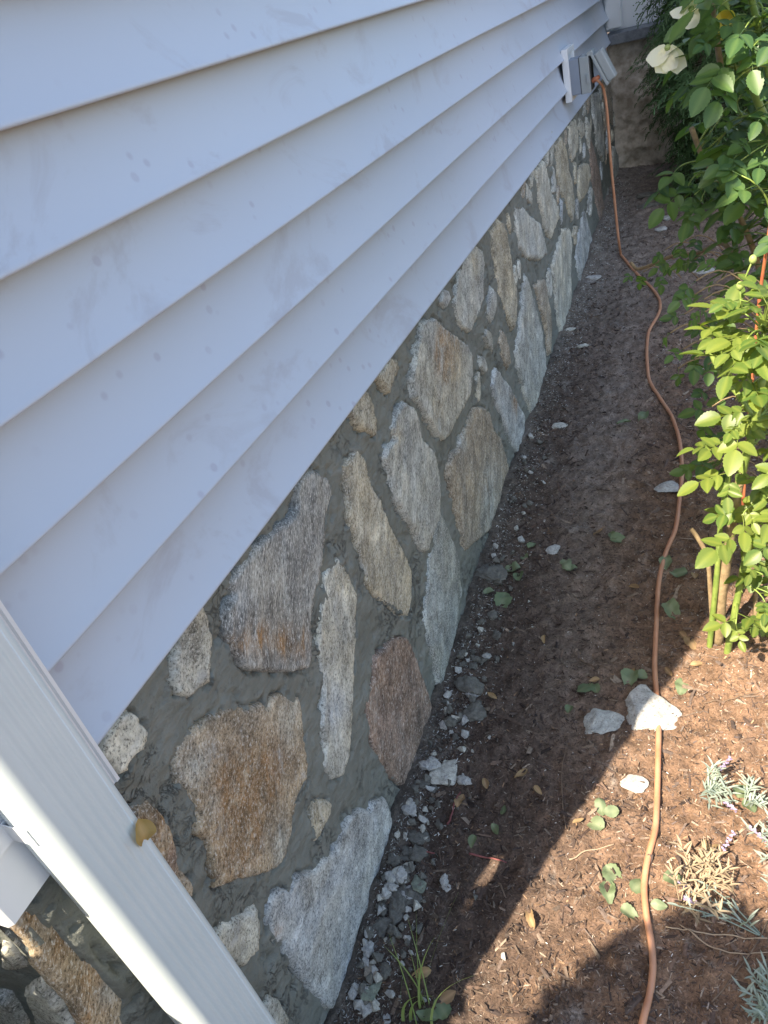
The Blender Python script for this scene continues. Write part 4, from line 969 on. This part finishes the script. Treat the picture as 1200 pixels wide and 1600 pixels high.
def rose_bush(base, canes, shoots, leaves, label, per=3, thorn=True):
    bush = empty('rose_bush', base, label, 'rose bush')
    B = Vector(base); pts = []
    for r, kind, pl in canes:
        p = catmull([Vector(q) for q in pl], 6); pts += p
        V, F = tube(p, lambda t, r=r: r * (1.08 - .28 * t), 9, .05)
        if thorn and kind == 'green':
            for k in range(2, len(p) - 2, 2):
                d = Vector((random.uniform(-1, 1), random.uniform(-1, 1), random.uniform(-.6, .1))).normalized()
                c = p[k] + d * r * .8; tp = p[k] + d * (r + .008) - Vector((0, 0, .002)); ax = Vector((0, 0, .0035)); sd = d.cross(ax).normalized() * .0012
                o = len(V); V += [c + ax, c - ax, c + sd, c - sd, tp]; F += [(o, o + 2, o + 4), (o + 2, o + 1, o + 4), (o + 1, o + 3, o + 4), (o + 3, o, o + 4)]
        link('cane', mesh('cane', [v - B for v in V], F, M[CANEMAT[kind]]), bush, B)
    count = 0
    for e in shoots:
        E = Vector(e)
        st_ = min(pts, key=lambda q: (q - E).length + max(0, q.z - E.z) * .8)
        dv = E - st_
        if dv.length < .03: st_ = E - Vector((0, 0, .04)); dv = E - st_
        mid = st_ + dv * .5 + Vector((random.uniform(-.02, .02), random.uniform(-.02, .02), dv.length * .18))
        p = [(1 - t) ** 2 * st_ + 2 * t * (1 - t) * mid + t * t * E for t in [i / 6 for i in range(7)]]
        V, F = tube(p, lambda t: .0024 - .0012 * t, 5)
        link('shoot', mesh('shoot', [v - B for v in V], F, M['cane']), bush, B)
        ang = random.uniform(0, 6.28)
        for k in range(per):
            t = 1 - .28 * k if dv.length > .10 else 1 - .15 * k
            if count >= 300: break
            i = max(0, min(6, int(t * 6 + .5))); c = p[i]
            tan = (p[min(i + 1, 6)] - p[max(i - 1, 0)]).normalized()
            ang += 2.4
            sidev = Vector((math.cos(ang), math.sin(ang), random.uniform(-.45, .25)))
            d = (tan * (.9 if k == 0 else .35) + sidev * (.5 if k == 0 else 1)).normalized()
            up = Vector((.25 + random.uniform(-.5, .5), -.25 + random.uniform(-.5, .5), .9))
            o = link('leaf', random.choice(leaves), bush, c, frame(d, up)); s = random.uniform(.55, 1.25); o.scale = (s, s, s); count += 1
    return bush


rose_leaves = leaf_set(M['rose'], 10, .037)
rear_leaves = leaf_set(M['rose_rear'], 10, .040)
front_bush = rose_bush((.66, 1.455, gh(.66, 1.455)), FRONT_CANES, FRONT_SHOOTS, rose_leaves, 'sunlit rose bush with thorny green canes rising beside the cord', 3)
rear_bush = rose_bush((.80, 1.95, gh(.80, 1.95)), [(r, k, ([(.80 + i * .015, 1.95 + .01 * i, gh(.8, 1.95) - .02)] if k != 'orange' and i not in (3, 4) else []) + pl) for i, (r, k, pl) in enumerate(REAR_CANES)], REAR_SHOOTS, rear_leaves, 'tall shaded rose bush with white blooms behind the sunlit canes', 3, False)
rb = random.Random(12)
side_canes = [(.007, 'green', [(.98 + .05 * k, 1.72 + .04 * (k % 3), gh(.98, 1.72) - .02), (.96 + .07 * k, 1.70 + .05 * (k % 2), .45), (.90 + .11 * k, 1.66 + .08 * (k % 3), .95), (.86 + .14 * k, 1.62 + .10 * (k % 2), 1.25)]) for k in range(4)]
side_shoots = [(rb.uniform(.84, 1.34), rb.uniform(1.5, 2.0), rb.uniform(.3, 1.35)) for _ in range(70)]
rose_bush((1.05, 1.74, gh(1.05, 1.74)), side_canes, side_shoots, rose_leaves, 'leafy rose bush to the right of the sunlit canes', 3)
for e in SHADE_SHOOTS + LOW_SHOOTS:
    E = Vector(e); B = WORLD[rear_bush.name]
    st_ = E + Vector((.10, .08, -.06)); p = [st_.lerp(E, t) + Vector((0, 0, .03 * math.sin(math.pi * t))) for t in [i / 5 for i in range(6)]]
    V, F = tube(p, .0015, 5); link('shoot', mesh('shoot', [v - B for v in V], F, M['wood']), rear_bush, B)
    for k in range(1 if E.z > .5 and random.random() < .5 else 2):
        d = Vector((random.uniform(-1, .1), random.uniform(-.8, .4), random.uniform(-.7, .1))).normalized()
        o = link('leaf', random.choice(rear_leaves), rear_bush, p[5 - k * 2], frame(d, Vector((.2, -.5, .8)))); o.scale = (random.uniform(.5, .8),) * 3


def petal_mesh(name, L, Wd, mat, cup):
    V = []; F = []
    for i in range(6):
        t = i / 5; w = Wd * .5 * (.25 + .75 * math.sin(math.pi * (.12 + .72 * t)))
        for k in range(5):
            s = k / 2 - 1; V.append((s * w, L * t, cup * L * (t * t * .6 + s * s * .25) + .06 * L * noise.noise((s * 2, t * 3, Wd * 90))))
    F = [(i * 5 + k, i * 5 + k + 1, i * 5 + k + 6, i * 5 + k + 5) for i in range(5) for k in range(4)]
    return mesh(name, V, F, mat, True, [(0, 0, 0, 0)] * len(V))


def bloom(pos, mat, label, dirs, L, stem_to):
    P = Vector(pos); b = empty('rose_bloom', pos, label, 'rose bloom')
    for d, up in dirs:
        link('petal', petal_mesh('petal', L * random.uniform(.85, 1.1), L * .75, mat, .35), b, P, frame(Vector(d), Vector(up)))
    bm = bmesh.new(); bmesh.ops.create_uvsphere(bm, u_segments=8, v_segments=6, radius=.006); link('calyx', bm_mesh('calyx', bm, M['bud'], True), b, P)
    p = catmull([P, (P + Vector(stem_to)) / 2 + Vector((0, 0, .02)), Vector(stem_to)], 5)
    V, F = tube(p, .0017, 6); link('stem', mesh('stem', [v - P for v in V], F, M['cane']), b, P)


bloom(BLOOM_A, M['petal'], 'wilting white rose hanging over the cedar', [((-.3, -.1, -1), (0, -1, .2)), ((.15, -.2, -1), (0, -1, .3)), ((.4, .1, -.8), (.3, -1, 0)), ((-.7, -.2, -.5), (0, -1, .6))], .045, (BLOOM_A[0] + .07, BLOOM_A[1] + .02, BLOOM_A[2] + .05))
bloom(BLOOM_B, M['petal'], 'white rose petals at the top edge of the foliage', [((-.8, -.3, -.2), (0, -.6, .8)), ((.7, -.3, .1), (0, -.6, .8)), ((0, -.5, -.6), (0, -.8, .5)), ((.2, .4, .5), (0, -.6, .8))], .040, (BLOOM_B[0] + .03, BLOOM_B[1] + .03, BLOOM_B[2] - .08))
bloom(BLOOM_C, M['petal_y'], 'fading yellow rose among the shaded leaves', [((-.4, -.4, .4), (0, -1, .2)), ((.5, -.4, .3), (0, -1, .2)), ((0, -.4, -1), (0, -1, .2)), ((.1, -.5, .7), (0, -1, .2))], .030, (BLOOM_C[0] + .02, BLOOM_C[1] + .03, BLOOM_C[2] - .09))
for P, Q in ((BUD_A, BUD_A0), (BUD_B, BUD_B0)):
    bm = bmesh.new(); bmesh.ops.create_uvsphere(bm, u_segments=12, v_segments=8, radius=.0065, matrix=Matrix.Diagonal((1, 1, 1.25, 1)))
    link('rose_hip', bm_mesh('rose_hip', bm, M['bud'], True), front_bush, P)
    V, F = tube([Vector(P).lerp(Vector(Q), t) for t in (0, .5, 1)], .0016, 6); link('hip_stem', mesh('hip_stem', [v - WORLD[front_bush.name] for v in V], F, M['cane']), front_bush, WORLD[front_bush.name])


# cedar with drooping scale-leaf sprays
def spray(seed, L=.14):
    r = random.Random(seed); V = []; F = []
    def strip(a, b, w0, w1, nz):
        d = (b - a).normalized(); s = d.cross(nz).normalized(); o = len(V)
        V.extend([a - s * w0, a + s * w0, b + s * w1, b - s * w1]); F.append((o, o + 1, o + 2, o + 3))
    def grow(a, d, ln, lvl):
        n = 5 if lvl == 0 else 4; p = a; nz = Vector((0, 0, 1))
        for i in range(n):
            q = p + d * (ln / n) + Vector((0, 0, -.006 * i * (1 - lvl * .5))); strip(p, q, .0030 - .0004 * lvl, .0022, nz)
            if lvl < 2:
                for sg in (-1, 1):
                    ang = sg * R(r.uniform(32, 55)); d2 = Vector((d.x * math.cos(ang) - d.y * math.sin(ang), d.x * math.sin(ang) + d.y * math.cos(ang), d.z + r.uniform(-.15, .15)))
                    if lvl == 0 or r.random() < .6: grow(q, d2.normalized(), ln * (.42 if lvl == 0 else .36) * r.uniform(.7, 1.1) * (1 - i / n * .55), lvl + 1)
            p = q
    grow(Vector((0, 0, 0)), Vector((0, 1, 0)), L, 0)
    return np.array([tuple(v) for v in V]), np.array(F)


def cedar(name, c, rx, z0, z1, nspray, label):
    t = empty(name, (c[0], c[1], z0), label, 'cedar')
    base = Vector((c[0], c[1], z0)); h = z1 - z0
    V, F = tube([Vector((0, 0, -.12 + h * k / 6)) + Vector((random.uniform(-.01, .01), random.uniform(-.01, .01), 0)) for k in range(7)], lambda s: .03 - .022 * s, 8)
    link('trunk', mesh('trunk', V, F, M['bark']), t, base)
    for k in range(26):
        zz_ = h * random.uniform(.05, .85); w = random.uniform(0, 6.28); l = rx * .8 * (1 - zz_ / h * .5)
        V, F = tube([Vector((0, 0, zz_)), Vector((math.cos(w) * l * .5, math.sin(w) * l * .5, zz_ + .05)), Vector((math.cos(w) * l, math.sin(w) * l, zz_ + .03))], lambda s: .006 - .004 * s, 5)
        link('branch', mesh('branch', V, F, M['bark']), t, base)
    kinds = [spray(i) for i in range(6)]; AV = []; AF = []; off = 0
    for k in range(nspray):
        u = random.random(); zz_ = h * u ** .9; w = random.uniform(0, 6.28)
        prof = rx * (.66 + .36 * min(1, zz_ / h / .4)) * (1.0 - .75 * max(0, zz_ / h - .45)) * (.9 + .25 * noise.noise((math.cos(w) * 2, math.sin(w) * 2, zz_ * 4)))
        rr = prof * math.sqrt(random.uniform(.25, 1.0))
        d = Vector((math.cos(w) + random.uniform(-.4, .4), math.sin(w) + random.uniform(-.4, .4), random.uniform(-.9, .35)))
        q = frame(d, Vector((random.uniform(-.6, .6), random.uniform(-.6, .6), 1))).to_matrix()
        sv, sf = kinds[k % 6]; s = random.uniform(.7, 1.2)
        AV.append((sv * s) @ np.array(q).T + np.array([math.cos(w) * rr, math.sin(w) * rr, zz_])); AF.append(sf + off); off += len(sv)
    AV = np.concatenate(AV); AF = np.concatenate(AF)
    o = link('foliage', mesh('foliage', AV, AF, M['cedar'], False, np.zeros((len(AV), 4))), t, base); o['kind'] = 'stuff'
    return t


cedar('cedar_shrub', (.76, 4.92), .48, .25, 2.0, 3000, 'dark green cedar shrub in front of the far porch wall')
cedar('cedar_shrub', (1.95, 4.9), .42, .24, 1.9, 900, 'second cedar shrub further right beyond the roses')

# ------------------------------------------------------------------ rocks, crumbs and litter on the ground
def rock_mesh(seed, pts=16, sub=2, rough=.05, flat=.6, smooth=False):
    """broken stone: convex hull of scattered points, edges chipped and faces roughened"""
    r = random.Random(seed); bm = bmesh.new()
    for _ in range(pts):
        d = Vector((r.gauss(0, 1), r.gauss(0, 1), r.gauss(0, 1))).normalized() * r.uniform(.75, 1.05)
        bm.verts.new((d.x, d.y, d.z))
    hull = bmesh.ops.convex_hull(bm, input=bm.verts)
    bmesh.ops.delete(bm, geom=list({g for g in hull['geom_interior'] + hull['geom_unused'] if isinstance(g, bmesh.types.BMVert)}), context='VERTS')
    if sub:
        bmesh.ops.bevel(bm, geom=bm.edges[:], offset=.05, segments=1, affect='EDGES')
        bmesh.ops.triangulate(bm, faces=bm.faces)
        for _ in range(sub):
            bmesh.ops.subdivide_edges(bm, edges=[e for e in bm.edges if e.calc_length() > .12], cuts=1, use_grid_fill=True)
            bmesh.ops.triangulate(bm, faces=bm.faces)
    s0 = Vector((seed * 1.3, seed * .7, 0))
    for v in bm.verts:
        p = v.co
        p += p.normalized() * rough * (1.6 * noise.noise(p * 2.4 + s0) + .9 * noise.noise(p * 6 + s0) + .5 * noise.noise(p * 14 + s0))
        v.co = Vector((p.x, p.y, p.z * flat))
    return bm_mesh('rock', bm, M['rock'], smooth)


for k, ((x, y), a, b, tone, label) in enumerate(ROCKS):
    me = rock_mesh(k + 3, 15 if tone != 'mortar' else 22, 3 if a > .02 else 2, .045 if tone != 'mortar' else .13, .62, tone == 'mortar')
    zr = max(.5 * b, .35 * a)
    o = link('loose_rock' if tone != 'mortar' else 'mortar_lump', me, None, (x, y, gh(x, y) + zr * .14), Matrix.Rotation(R(random.uniform(-25, 25)), 3, 'Z').to_quaternion())
    o.scale = (a * 1.12, b * 1.35, zr * 1.5); o.color = (*TONE[tone], 1)
    props(o, label, 'rock' if tone != 'mortar' else 'mortar', 'loose rocks and mortar lumps')

lump_shapes = [rock_mesh(400 + i, 18, 2, .20, .7, True) for i in range(6)]
for k in range(46):
    y = random.choice((random.gauss(1.02, .13), random.gauss(1.30, .10), random.gauss(.66, .09), random.uniform(.5, 2.2)))
    y = max(.46, y); x = .02 + abs(random.gauss(0, .05)); s = random.uniform(.011, .022)
    t = random.random(); tn = 'pale' if t < .42 else 'dark grey'
    o = link('rubble_piece', lump_shapes[k % 6], None, (x, y, gh(x, y) + s * .25), Matrix.Rotation(random.uniform(0, 6.28), 3, 'Z').to_quaternion())
    o.scale = (s, s * random.uniform(.6, 1.1), s * random.uniform(.6, .95)); o.color = (*(TONE['white'] if t < .42 else TONE['mortar']), 1)
    spot = 'beside the bluish grey stone' if y < .80 else 'below the mauve brown stone' if y < 1.25 else 'by the slate diamond stone' if y < 1.7 else 'along the farther wall foot'
    props(o, '%s rubble piece %s' % (tn, spot), 'rubble', '%s rubble %s' % (tn, spot))
crumb_shapes = [rock_mesh(200 + i, 12, 0, .12, .75) for i in range(10)]
for k in range(190):
    y = .42 + abs(random.gauss(0, 1)) * .55 if k % 3 else random.uniform(.45, 2.4)
    if k % 4 == 0: y = random.gauss(1.02, .12) if k % 8 else random.gauss(.66, .10)
    y = max(.42, y)
    x = .012 + abs(random.gauss(0, .055)) * (1.4 if k % 5 == 0 else 1)
    s = random.uniform(.0045, .0125) * (1.25 if x < .1 else .8)
    o = link('mortar_crumb', crumb_shapes[k % 10], None, (x, y, gh(x, y) + s * .4), Vector((random.random(), random.random(), random.random())).to_track_quat('Z', 'Y'))
    o.scale = (s, s * random.uniform(.7, 1.2), s)
    t = random.random(); o.color = (*(TONE['white'] if t < .30 else TONE['pale'] if t < .5 else TONE['mortar']), 1)
    tn = 'white' if t < .30 else 'pale' if t < .5 else 'dark grey'
    spot = 'beside the bluish grey stone' if y < .80 else 'below the mauve brown stone' if y < 1.25 else 'by the slate diamond stone' if y < 1.7 else 'along the farther wall foot'
    props(o, '%s crumb of broken mortar %s' % (tn, spot), 'mortar', '%s mortar crumbs %s' % (tn, spot))


def fallen(shape_seed, L, mat, broad=.8):
    r = random.Random(shape_seed)
    V, F, Cc = leaflet(L, L * broad * r.uniform(.75, 1.1), r.uniform(-.2, .9), r.uniform(-.3, .8), True, 12)
    V = [(x + .05 * L * noise.noise((x * 60, y * 60, shape_seed)), y - L / 2, z + .22 * L * noise.noise((x * 50, y * 50, shape_seed + 4))) for x, y, z in V]
    return mesh('fallen_leaf', V, F, mat, True, Cc)


for lst, mat, nm, lab, grp in ((GREEN_LEAVES, M['fallen'], 'fallen_leaf', 'limp green leaf lying on the soil', 'green leaves fallen on the soil'), (DRY_LEAVES, M['dry'], 'dry_leaf', 'dry yellow brown leaf lying on the soil', 'dry leaves fallen on the soil')):
    for k, ((x, y), s) in enumerate(lst):
        up = Vector((random.uniform(-.35, .35), random.uniform(-.45, .25), 1)); w = random.uniform(0, 6.28)
        o = link(nm, fallen(k + len(nm), s * 2.2, mat, .75 if nm == 'fallen_leaf' else .5), None, (x, y, gh(x, y) + .008), frame(Vector((math.cos(w), math.sin(w), 0)), up))
        spot = ('near the wall foot' if x < .16 else 'on the sunlit patch by the cord' if y < 1.0 and x > .3 else 'around the white rock' if y < 1.45 else 'on the shaded path' if x < .42 else 'under the rose bush')
        props(o, lab.replace('on the soil', spot), 'leaf', grp.replace('on the soil', spot))
V, F, Cc = leaflet(.042, .024, .7, .7, False)
V = [(x, y, z + .005 * noise.noise((x * 60, y * 60, 2))) for x, y, z in V]
o = link('dry_leaf', mesh('dry_leaf', V, F, M['curl'], True, Cc), None, (.090, .335, .842), frame(Vector((.1, -.25, -1)), Vector((1, -.3, .2))))
props(o, 'curled tan leaf caught on the edge of the downspout', 'leaf')

twig_names = ['thin bent stalk standing out of the dark soil near the sun edge', 'dark red twig lying near the pale rubble', 'short red twig touching the rubble', 'long thin twig beside the silvery lavender', 'dry stalk lying across the sunlit edge', 'dry stalk among the dried lavender', 'thin twig by the far stone wall', 'reddish curved twig below the mauve brown stone', 'long straw lying left of the trailing stems', 'second straw crossing below the trailing stems', 'short stick near the fallen leaves on the path', 'thin stalk on the sunlit earth under the roses']
for k, t in enumerate(TWIGS):
    p = catmull([Vector((x, y, 0)) for x, y in t], 6); B = Vector((*t[0], gh(*t[0])))
    for q in p: q.z = gh(q.x, q.y) + .005 + .004 * abs(noise.noise((q.x * 20, q.y * 20, k)))
    V, F = tube(p, lambda s, k=k: (.0022 if k in (1, 2, 7) else .0014) * (1.1 - .4 * s), 6, .12)
    o = link('twig', mesh('twig', [v - B for v in V], F, M['twig_red' if k in (1, 2, 7) else ('dried' if k in (4, 5, 8, 9) else 'twig')]), None, B); props(o, twig_names[k], 'twig')

# grass tuft at the foot of the wall
gt = empty('grass_tuft', (*GRASS, gh(*GRASS)), 'tuft of green grass blades at the foot of the wall', 'grass')
for k in range(11):
    B = WORLD[gt.name]; w = random.uniform(-.4, 3.3); l = random.uniform(.10, .22); sp = random.uniform(.15, .6)
    b0 = Vector((random.uniform(-.035, .04), random.uniform(-.02, .02), -.006)); V = []; F = []
    for i in range(8):
        t = i / 7; p = b0 + Vector((math.cos(w) * sp * l * t * t, math.sin(w) * sp * l * t * t + .25 * l * t, l * t * (1 - .25 * sp * t))); ww = .0048 * (1 - t ** 2) + .0002
        s = Vector((-math.sin(w), math.cos(w), 0)); s = Vector((.8, -.4, 0)) * .5 + s * .5
        V += [p - s * ww, p + Vector((0, 0, -.0008)), p + s * ww]
    for i in range(7):
        F += [(i * 3, i * 3 + 1, i * 3 + 4, i * 3 + 3), (i * 3 + 1, i * 3 + 2, i * 3 + 5, i * 3 + 4)]
    link('blade', mesh('blade', V, F, M['blade'], True, [(0, 0, 0, 0)] * len(V)), gt, B)


# lavender: stems carrying narrow leaves
def lavender(base, stems, nleaf, L, mat, label, flower=0, lean=(0, 0)):
    bx, by = base; B = Vector((bx, by, gh(bx, by)))
    t = empty('lavender', B, label, 'lavender')
    for k in range(stems):
        w = random.uniform(0, 6.28); l = L * random.uniform(.7, 1.2)
        e = Vector((math.cos(w) * .6 + lean[0], math.sin(w) * .6 + lean[1], random.uniform(.10, .55))).normalized() * l
        p = [Vector((0, 0, 0)), e * .5 + Vector((0, 0, .015)), e]
        p = catmull(p, 4); V, F = tube(p, .0012, 5); parts = [([tuple(v) for v in V], F, [(0, 0, 0, 0)] * len(V))]
        for i in range(nleaf):
            f = .25 + .75 * i / nleaf; c = e * f + Vector((0, 0, .015 * math.sin(math.pi * f)))
            a2 = i * 1.9; d = (e.normalized() * .7 + Vector((math.cos(a2), math.sin(a2), .35))).normalized()
            lf = leaflet(.026 * random.uniform(.7, 1.2), .0042, .3, .3, False, 4)
            parts.append(xf(lf, Matrix.Translation(c) @ frame(d, Vector((0, 0, 1))).to_matrix().to_4x4()))
        V, F, Cc = join(parts)
        st_ = link('sprig', mesh('sprig', V, F, mat, True, Cc), t, B)
        if k < flower:
            parts = []
            for i in range(16):
                a2 = i * 2.4; d = Vector((math.cos(a2), math.sin(a2), .6)); parts.append(xf(leaflet(.007, .005, .3, .2, False, 3), Matrix.Translation(e * (1 + .012 * i / L * .1) + e.normalized() * i * .0016) @ frame(d, Vector((0, 0, 1))).to_matrix().to_4x4()))
            V, F, Cc = join(parts); link('flower_spike', mesh('flower_spike', V, F, M['purple'], True, Cc), t, B)


lavender(LAV_A, 8, 11, .065, M['lavender'], 'sunlit silvery lavender sprig lying right of the cord', 2, (.45, -.4))
lavender((LAV_A[0] + .075, LAV_A[1] - .03), 5, 9, .055, M['lavender'], 'grey green lavender at the right edge beside the sunlit sprig', 0, (.4, .3))
lavender(LAV_B, 7, 13, .085, M['dried'], 'dried brown lavender stalks at the edge of the sunlight', 1, (.3, .7))
lavender((LAV_B[0] - .03, LAV_B[1] - .03), 6, 12, .07, M['dried'], 'small dried lavender clump nearest the cord', 0, (.4, -.2))
lavender((LAV_C[0] + .012, LAV_C[1] - .012), 11, 12, .055, M['lavender'], 'silvery lavender plant in the lower right corner', 0, (-.2, .2))
lavender((LAV_D[0] + .03, LAV_D[1]), 4, 6, .14, M['lavender'], 'trailing lavender stem with violet bud over shaded soil', 2, (-1.2, .1))
lavender((.79, .93), 9, 12, .09, M['lavender'], 'green lavender clump at the right edge of the sunlit patch', 1, (-.6, .0))

# ------------------------------------------------------------------ mulch and grit: uncountable
def chips(n, area, lmin, lmax, seed, palette, thin=.3, hz=0.0, falloff=None, trod=True):
    r = np.random.default_rng(seed)
    x = r.uniform(area[0], area[1], n); y = area[2] + (area[3] - area[2]) * r.uniform(0, 1, n) ** 1.5
    if falloff: x = area[0] + np.abs(r.normal(0, falloff, n)); x = np.minimum(x, area[1])
    if trod:                                     # fewer chips where the path is trodden to dust
        keep = r.uniform(0, 1, n) > .75 * np.exp(-(((x - .29) / .12) ** 2 + ((y - 2.4) / .75) ** 2)) + .4 * (y > 3.3)
        x = x[keep]; y = y[keep]; n = len(x)
    z = gh_v(x, y) + hz
    L = lmin * (lmax / lmin) ** r.uniform(0, 1, n); Wd = L * r.uniform(.14, .45, n); T = L * r.uniform(.06, .16, n) * thin / .3
    ang = r.uniform(0, 2 * np.pi, n); pit = r.normal(0, .28, n); rol = r.normal(0, .35, n)
    tpl = np.array([(-1, -.6, 0), (-1, .7, -.2), (-.9, .1, 1), (1, -.7, .1), (.9, .5, -.1), (1.05, 0, .7)]) * .5
    P = tpl[None] * np.stack([L, Wd, T], -1)[:, None, :] * r.uniform(.75, 1.25, (n, 6, 3))
    cr, sr = np.cos(rol), np.sin(rol); Y_ = P[..., 1] * cr[:, None] - P[..., 2] * sr[:, None]; Z_ = P[..., 1] * sr[:, None] + P[..., 2] * cr[:, None]
    cp, sp = np.cos(pit), np.sin(pit); X_ = P[..., 0] * cp[:, None] - Z_ * sp[:, None]; Z2 = P[..., 0] * sp[:, None] + Z_ * cp[:, None]
    ca, sa = np.cos(ang), np.sin(ang)
    Vv = np.stack([X_ * ca[:, None] - Y_ * sa[:, None] + x[:, None], X_ * sa[:, None] + Y_ * ca[:, None] + y[:, None], Z2 + z[:, None] + T[:, None] * .4], -1).reshape(-1, 3)
    tf = np.array([(0, 2, 1), (3, 4, 5), (0, 1, 4), (0, 4, 3), (1, 2, 5), (1, 5, 4), (2, 0, 3), (2, 3, 5)])
    Ff = (tf[None] + (np.arange(n) * 6)[:, None, None]).reshape(-1, 3)
    pal = np.array(palette); ci = pal[r.integers(0, len(pal), n)] * r.uniform(.65, 1.35, (n, 1)) * (1 + .9 / (1 + np.exp(-(x - .42) / .09)))[:, None]   # mulch made paler away from the wall, painting in the sunlight
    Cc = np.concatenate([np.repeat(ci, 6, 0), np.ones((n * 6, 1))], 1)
    return Vv, Ff, Cc


bark = [(.05, .034, .027), (.07, .046, .036), (.10, .067, .050), (.04, .029, .025), (.085, .063, .052), (.13, .096, .072), (.19, .148, .112)]
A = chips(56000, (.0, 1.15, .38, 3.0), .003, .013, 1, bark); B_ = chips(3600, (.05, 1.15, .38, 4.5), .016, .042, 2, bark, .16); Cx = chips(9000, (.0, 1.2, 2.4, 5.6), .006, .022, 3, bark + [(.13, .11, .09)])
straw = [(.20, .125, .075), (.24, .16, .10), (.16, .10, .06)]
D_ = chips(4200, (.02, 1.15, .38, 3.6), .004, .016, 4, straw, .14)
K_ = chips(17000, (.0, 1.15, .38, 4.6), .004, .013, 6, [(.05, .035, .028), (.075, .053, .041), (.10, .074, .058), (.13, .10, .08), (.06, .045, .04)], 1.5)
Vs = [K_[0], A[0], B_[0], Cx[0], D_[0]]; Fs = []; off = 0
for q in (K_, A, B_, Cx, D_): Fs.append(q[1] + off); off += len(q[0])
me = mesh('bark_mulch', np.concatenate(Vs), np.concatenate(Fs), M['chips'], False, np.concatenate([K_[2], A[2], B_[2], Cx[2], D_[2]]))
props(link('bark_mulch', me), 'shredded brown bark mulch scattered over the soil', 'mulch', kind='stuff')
g1 = chips(8000, (.0, .5, .4, 5.4), .0025, .008, 11, [(.50, .50, .48), (.42, .42, .39), (.30, .30, .27), (.17, .165, .145), (.14, .135, .12)], 1.4, 0, .065, False)
g2 = chips(5200, (.0, 1.15, .38, 5.5), .002, .0055, 12, [(.5, .5, .48), (.38, .36, .32), (.25, .22, .19)], 1.5)
me = mesh('mortar_grit', np.concatenate([g1[0], g2[0]]), np.concatenate([g1[1], g2[1] + len(g1[0])]), M['grit'], False, np.concatenate([g1[2], g2[2]]))
props(link('mortar_grit', me), 'pale mortar grit scattered densest along the wall foot', 'grit', kind='stuff')

# ------------------------------------------------------------------ shrubs added out of view: one shades the near soil, one the front foundation
def leafy_shrub(c, rx, ry, h, n, label):
    t = empty('shade_shrub', (c[0], c[1], -.06), label, 'shrub'); base = Vector((c[0], c[1], -.06))
    V, F = tube([Vector((0, 0, k * h * .13)) for k in range(7)], lambda s: .025 - .015 * s, 8); link('trunk', mesh('trunk', V, F, M['bark']), t, base)
    r = np.random.default_rng(5); u = r.normal(size=(n, 3)); u /= np.linalg.norm(u, axis=1)[:, None]; rad = r.uniform(.15, 1, n) ** .5; u = np.sign(u) * np.abs(u) ** .62
    cen = u * rad[:, None] * np.array([rx, ry, h * .47]) + np.array([0, 0, h * .53])
    d1 = r.normal(size=(n, 3)); d1 /= np.linalg.norm(d1, axis=1)[:, None]; d2 = np.cross(d1, r.normal(size=(n, 3))); d2 /= np.linalg.norm(d2, axis=1)[:, None]
    Vv = np.stack([cen - d1 * .03, cen + d2 * .014, cen + d1 * .03, cen - d2 * .014], 1).reshape(-1, 3)
    o = link('foliage', mesh('foliage', Vv, np.arange(n * 4).reshape(-1, 4), M['shrub'], False, np.zeros((n * 4, 4))), t, base); o['kind'] = 'stuff'


leafy_shrub((.285, -.80), .50, .28, 2.07, 22000, 'upright green shrub added out of view to shade the near soil')
leafy_shrub((-.47, -.17), .38, .25, 1.30, 10000, 'low rounded shrub added out of view to shade the front foundation')
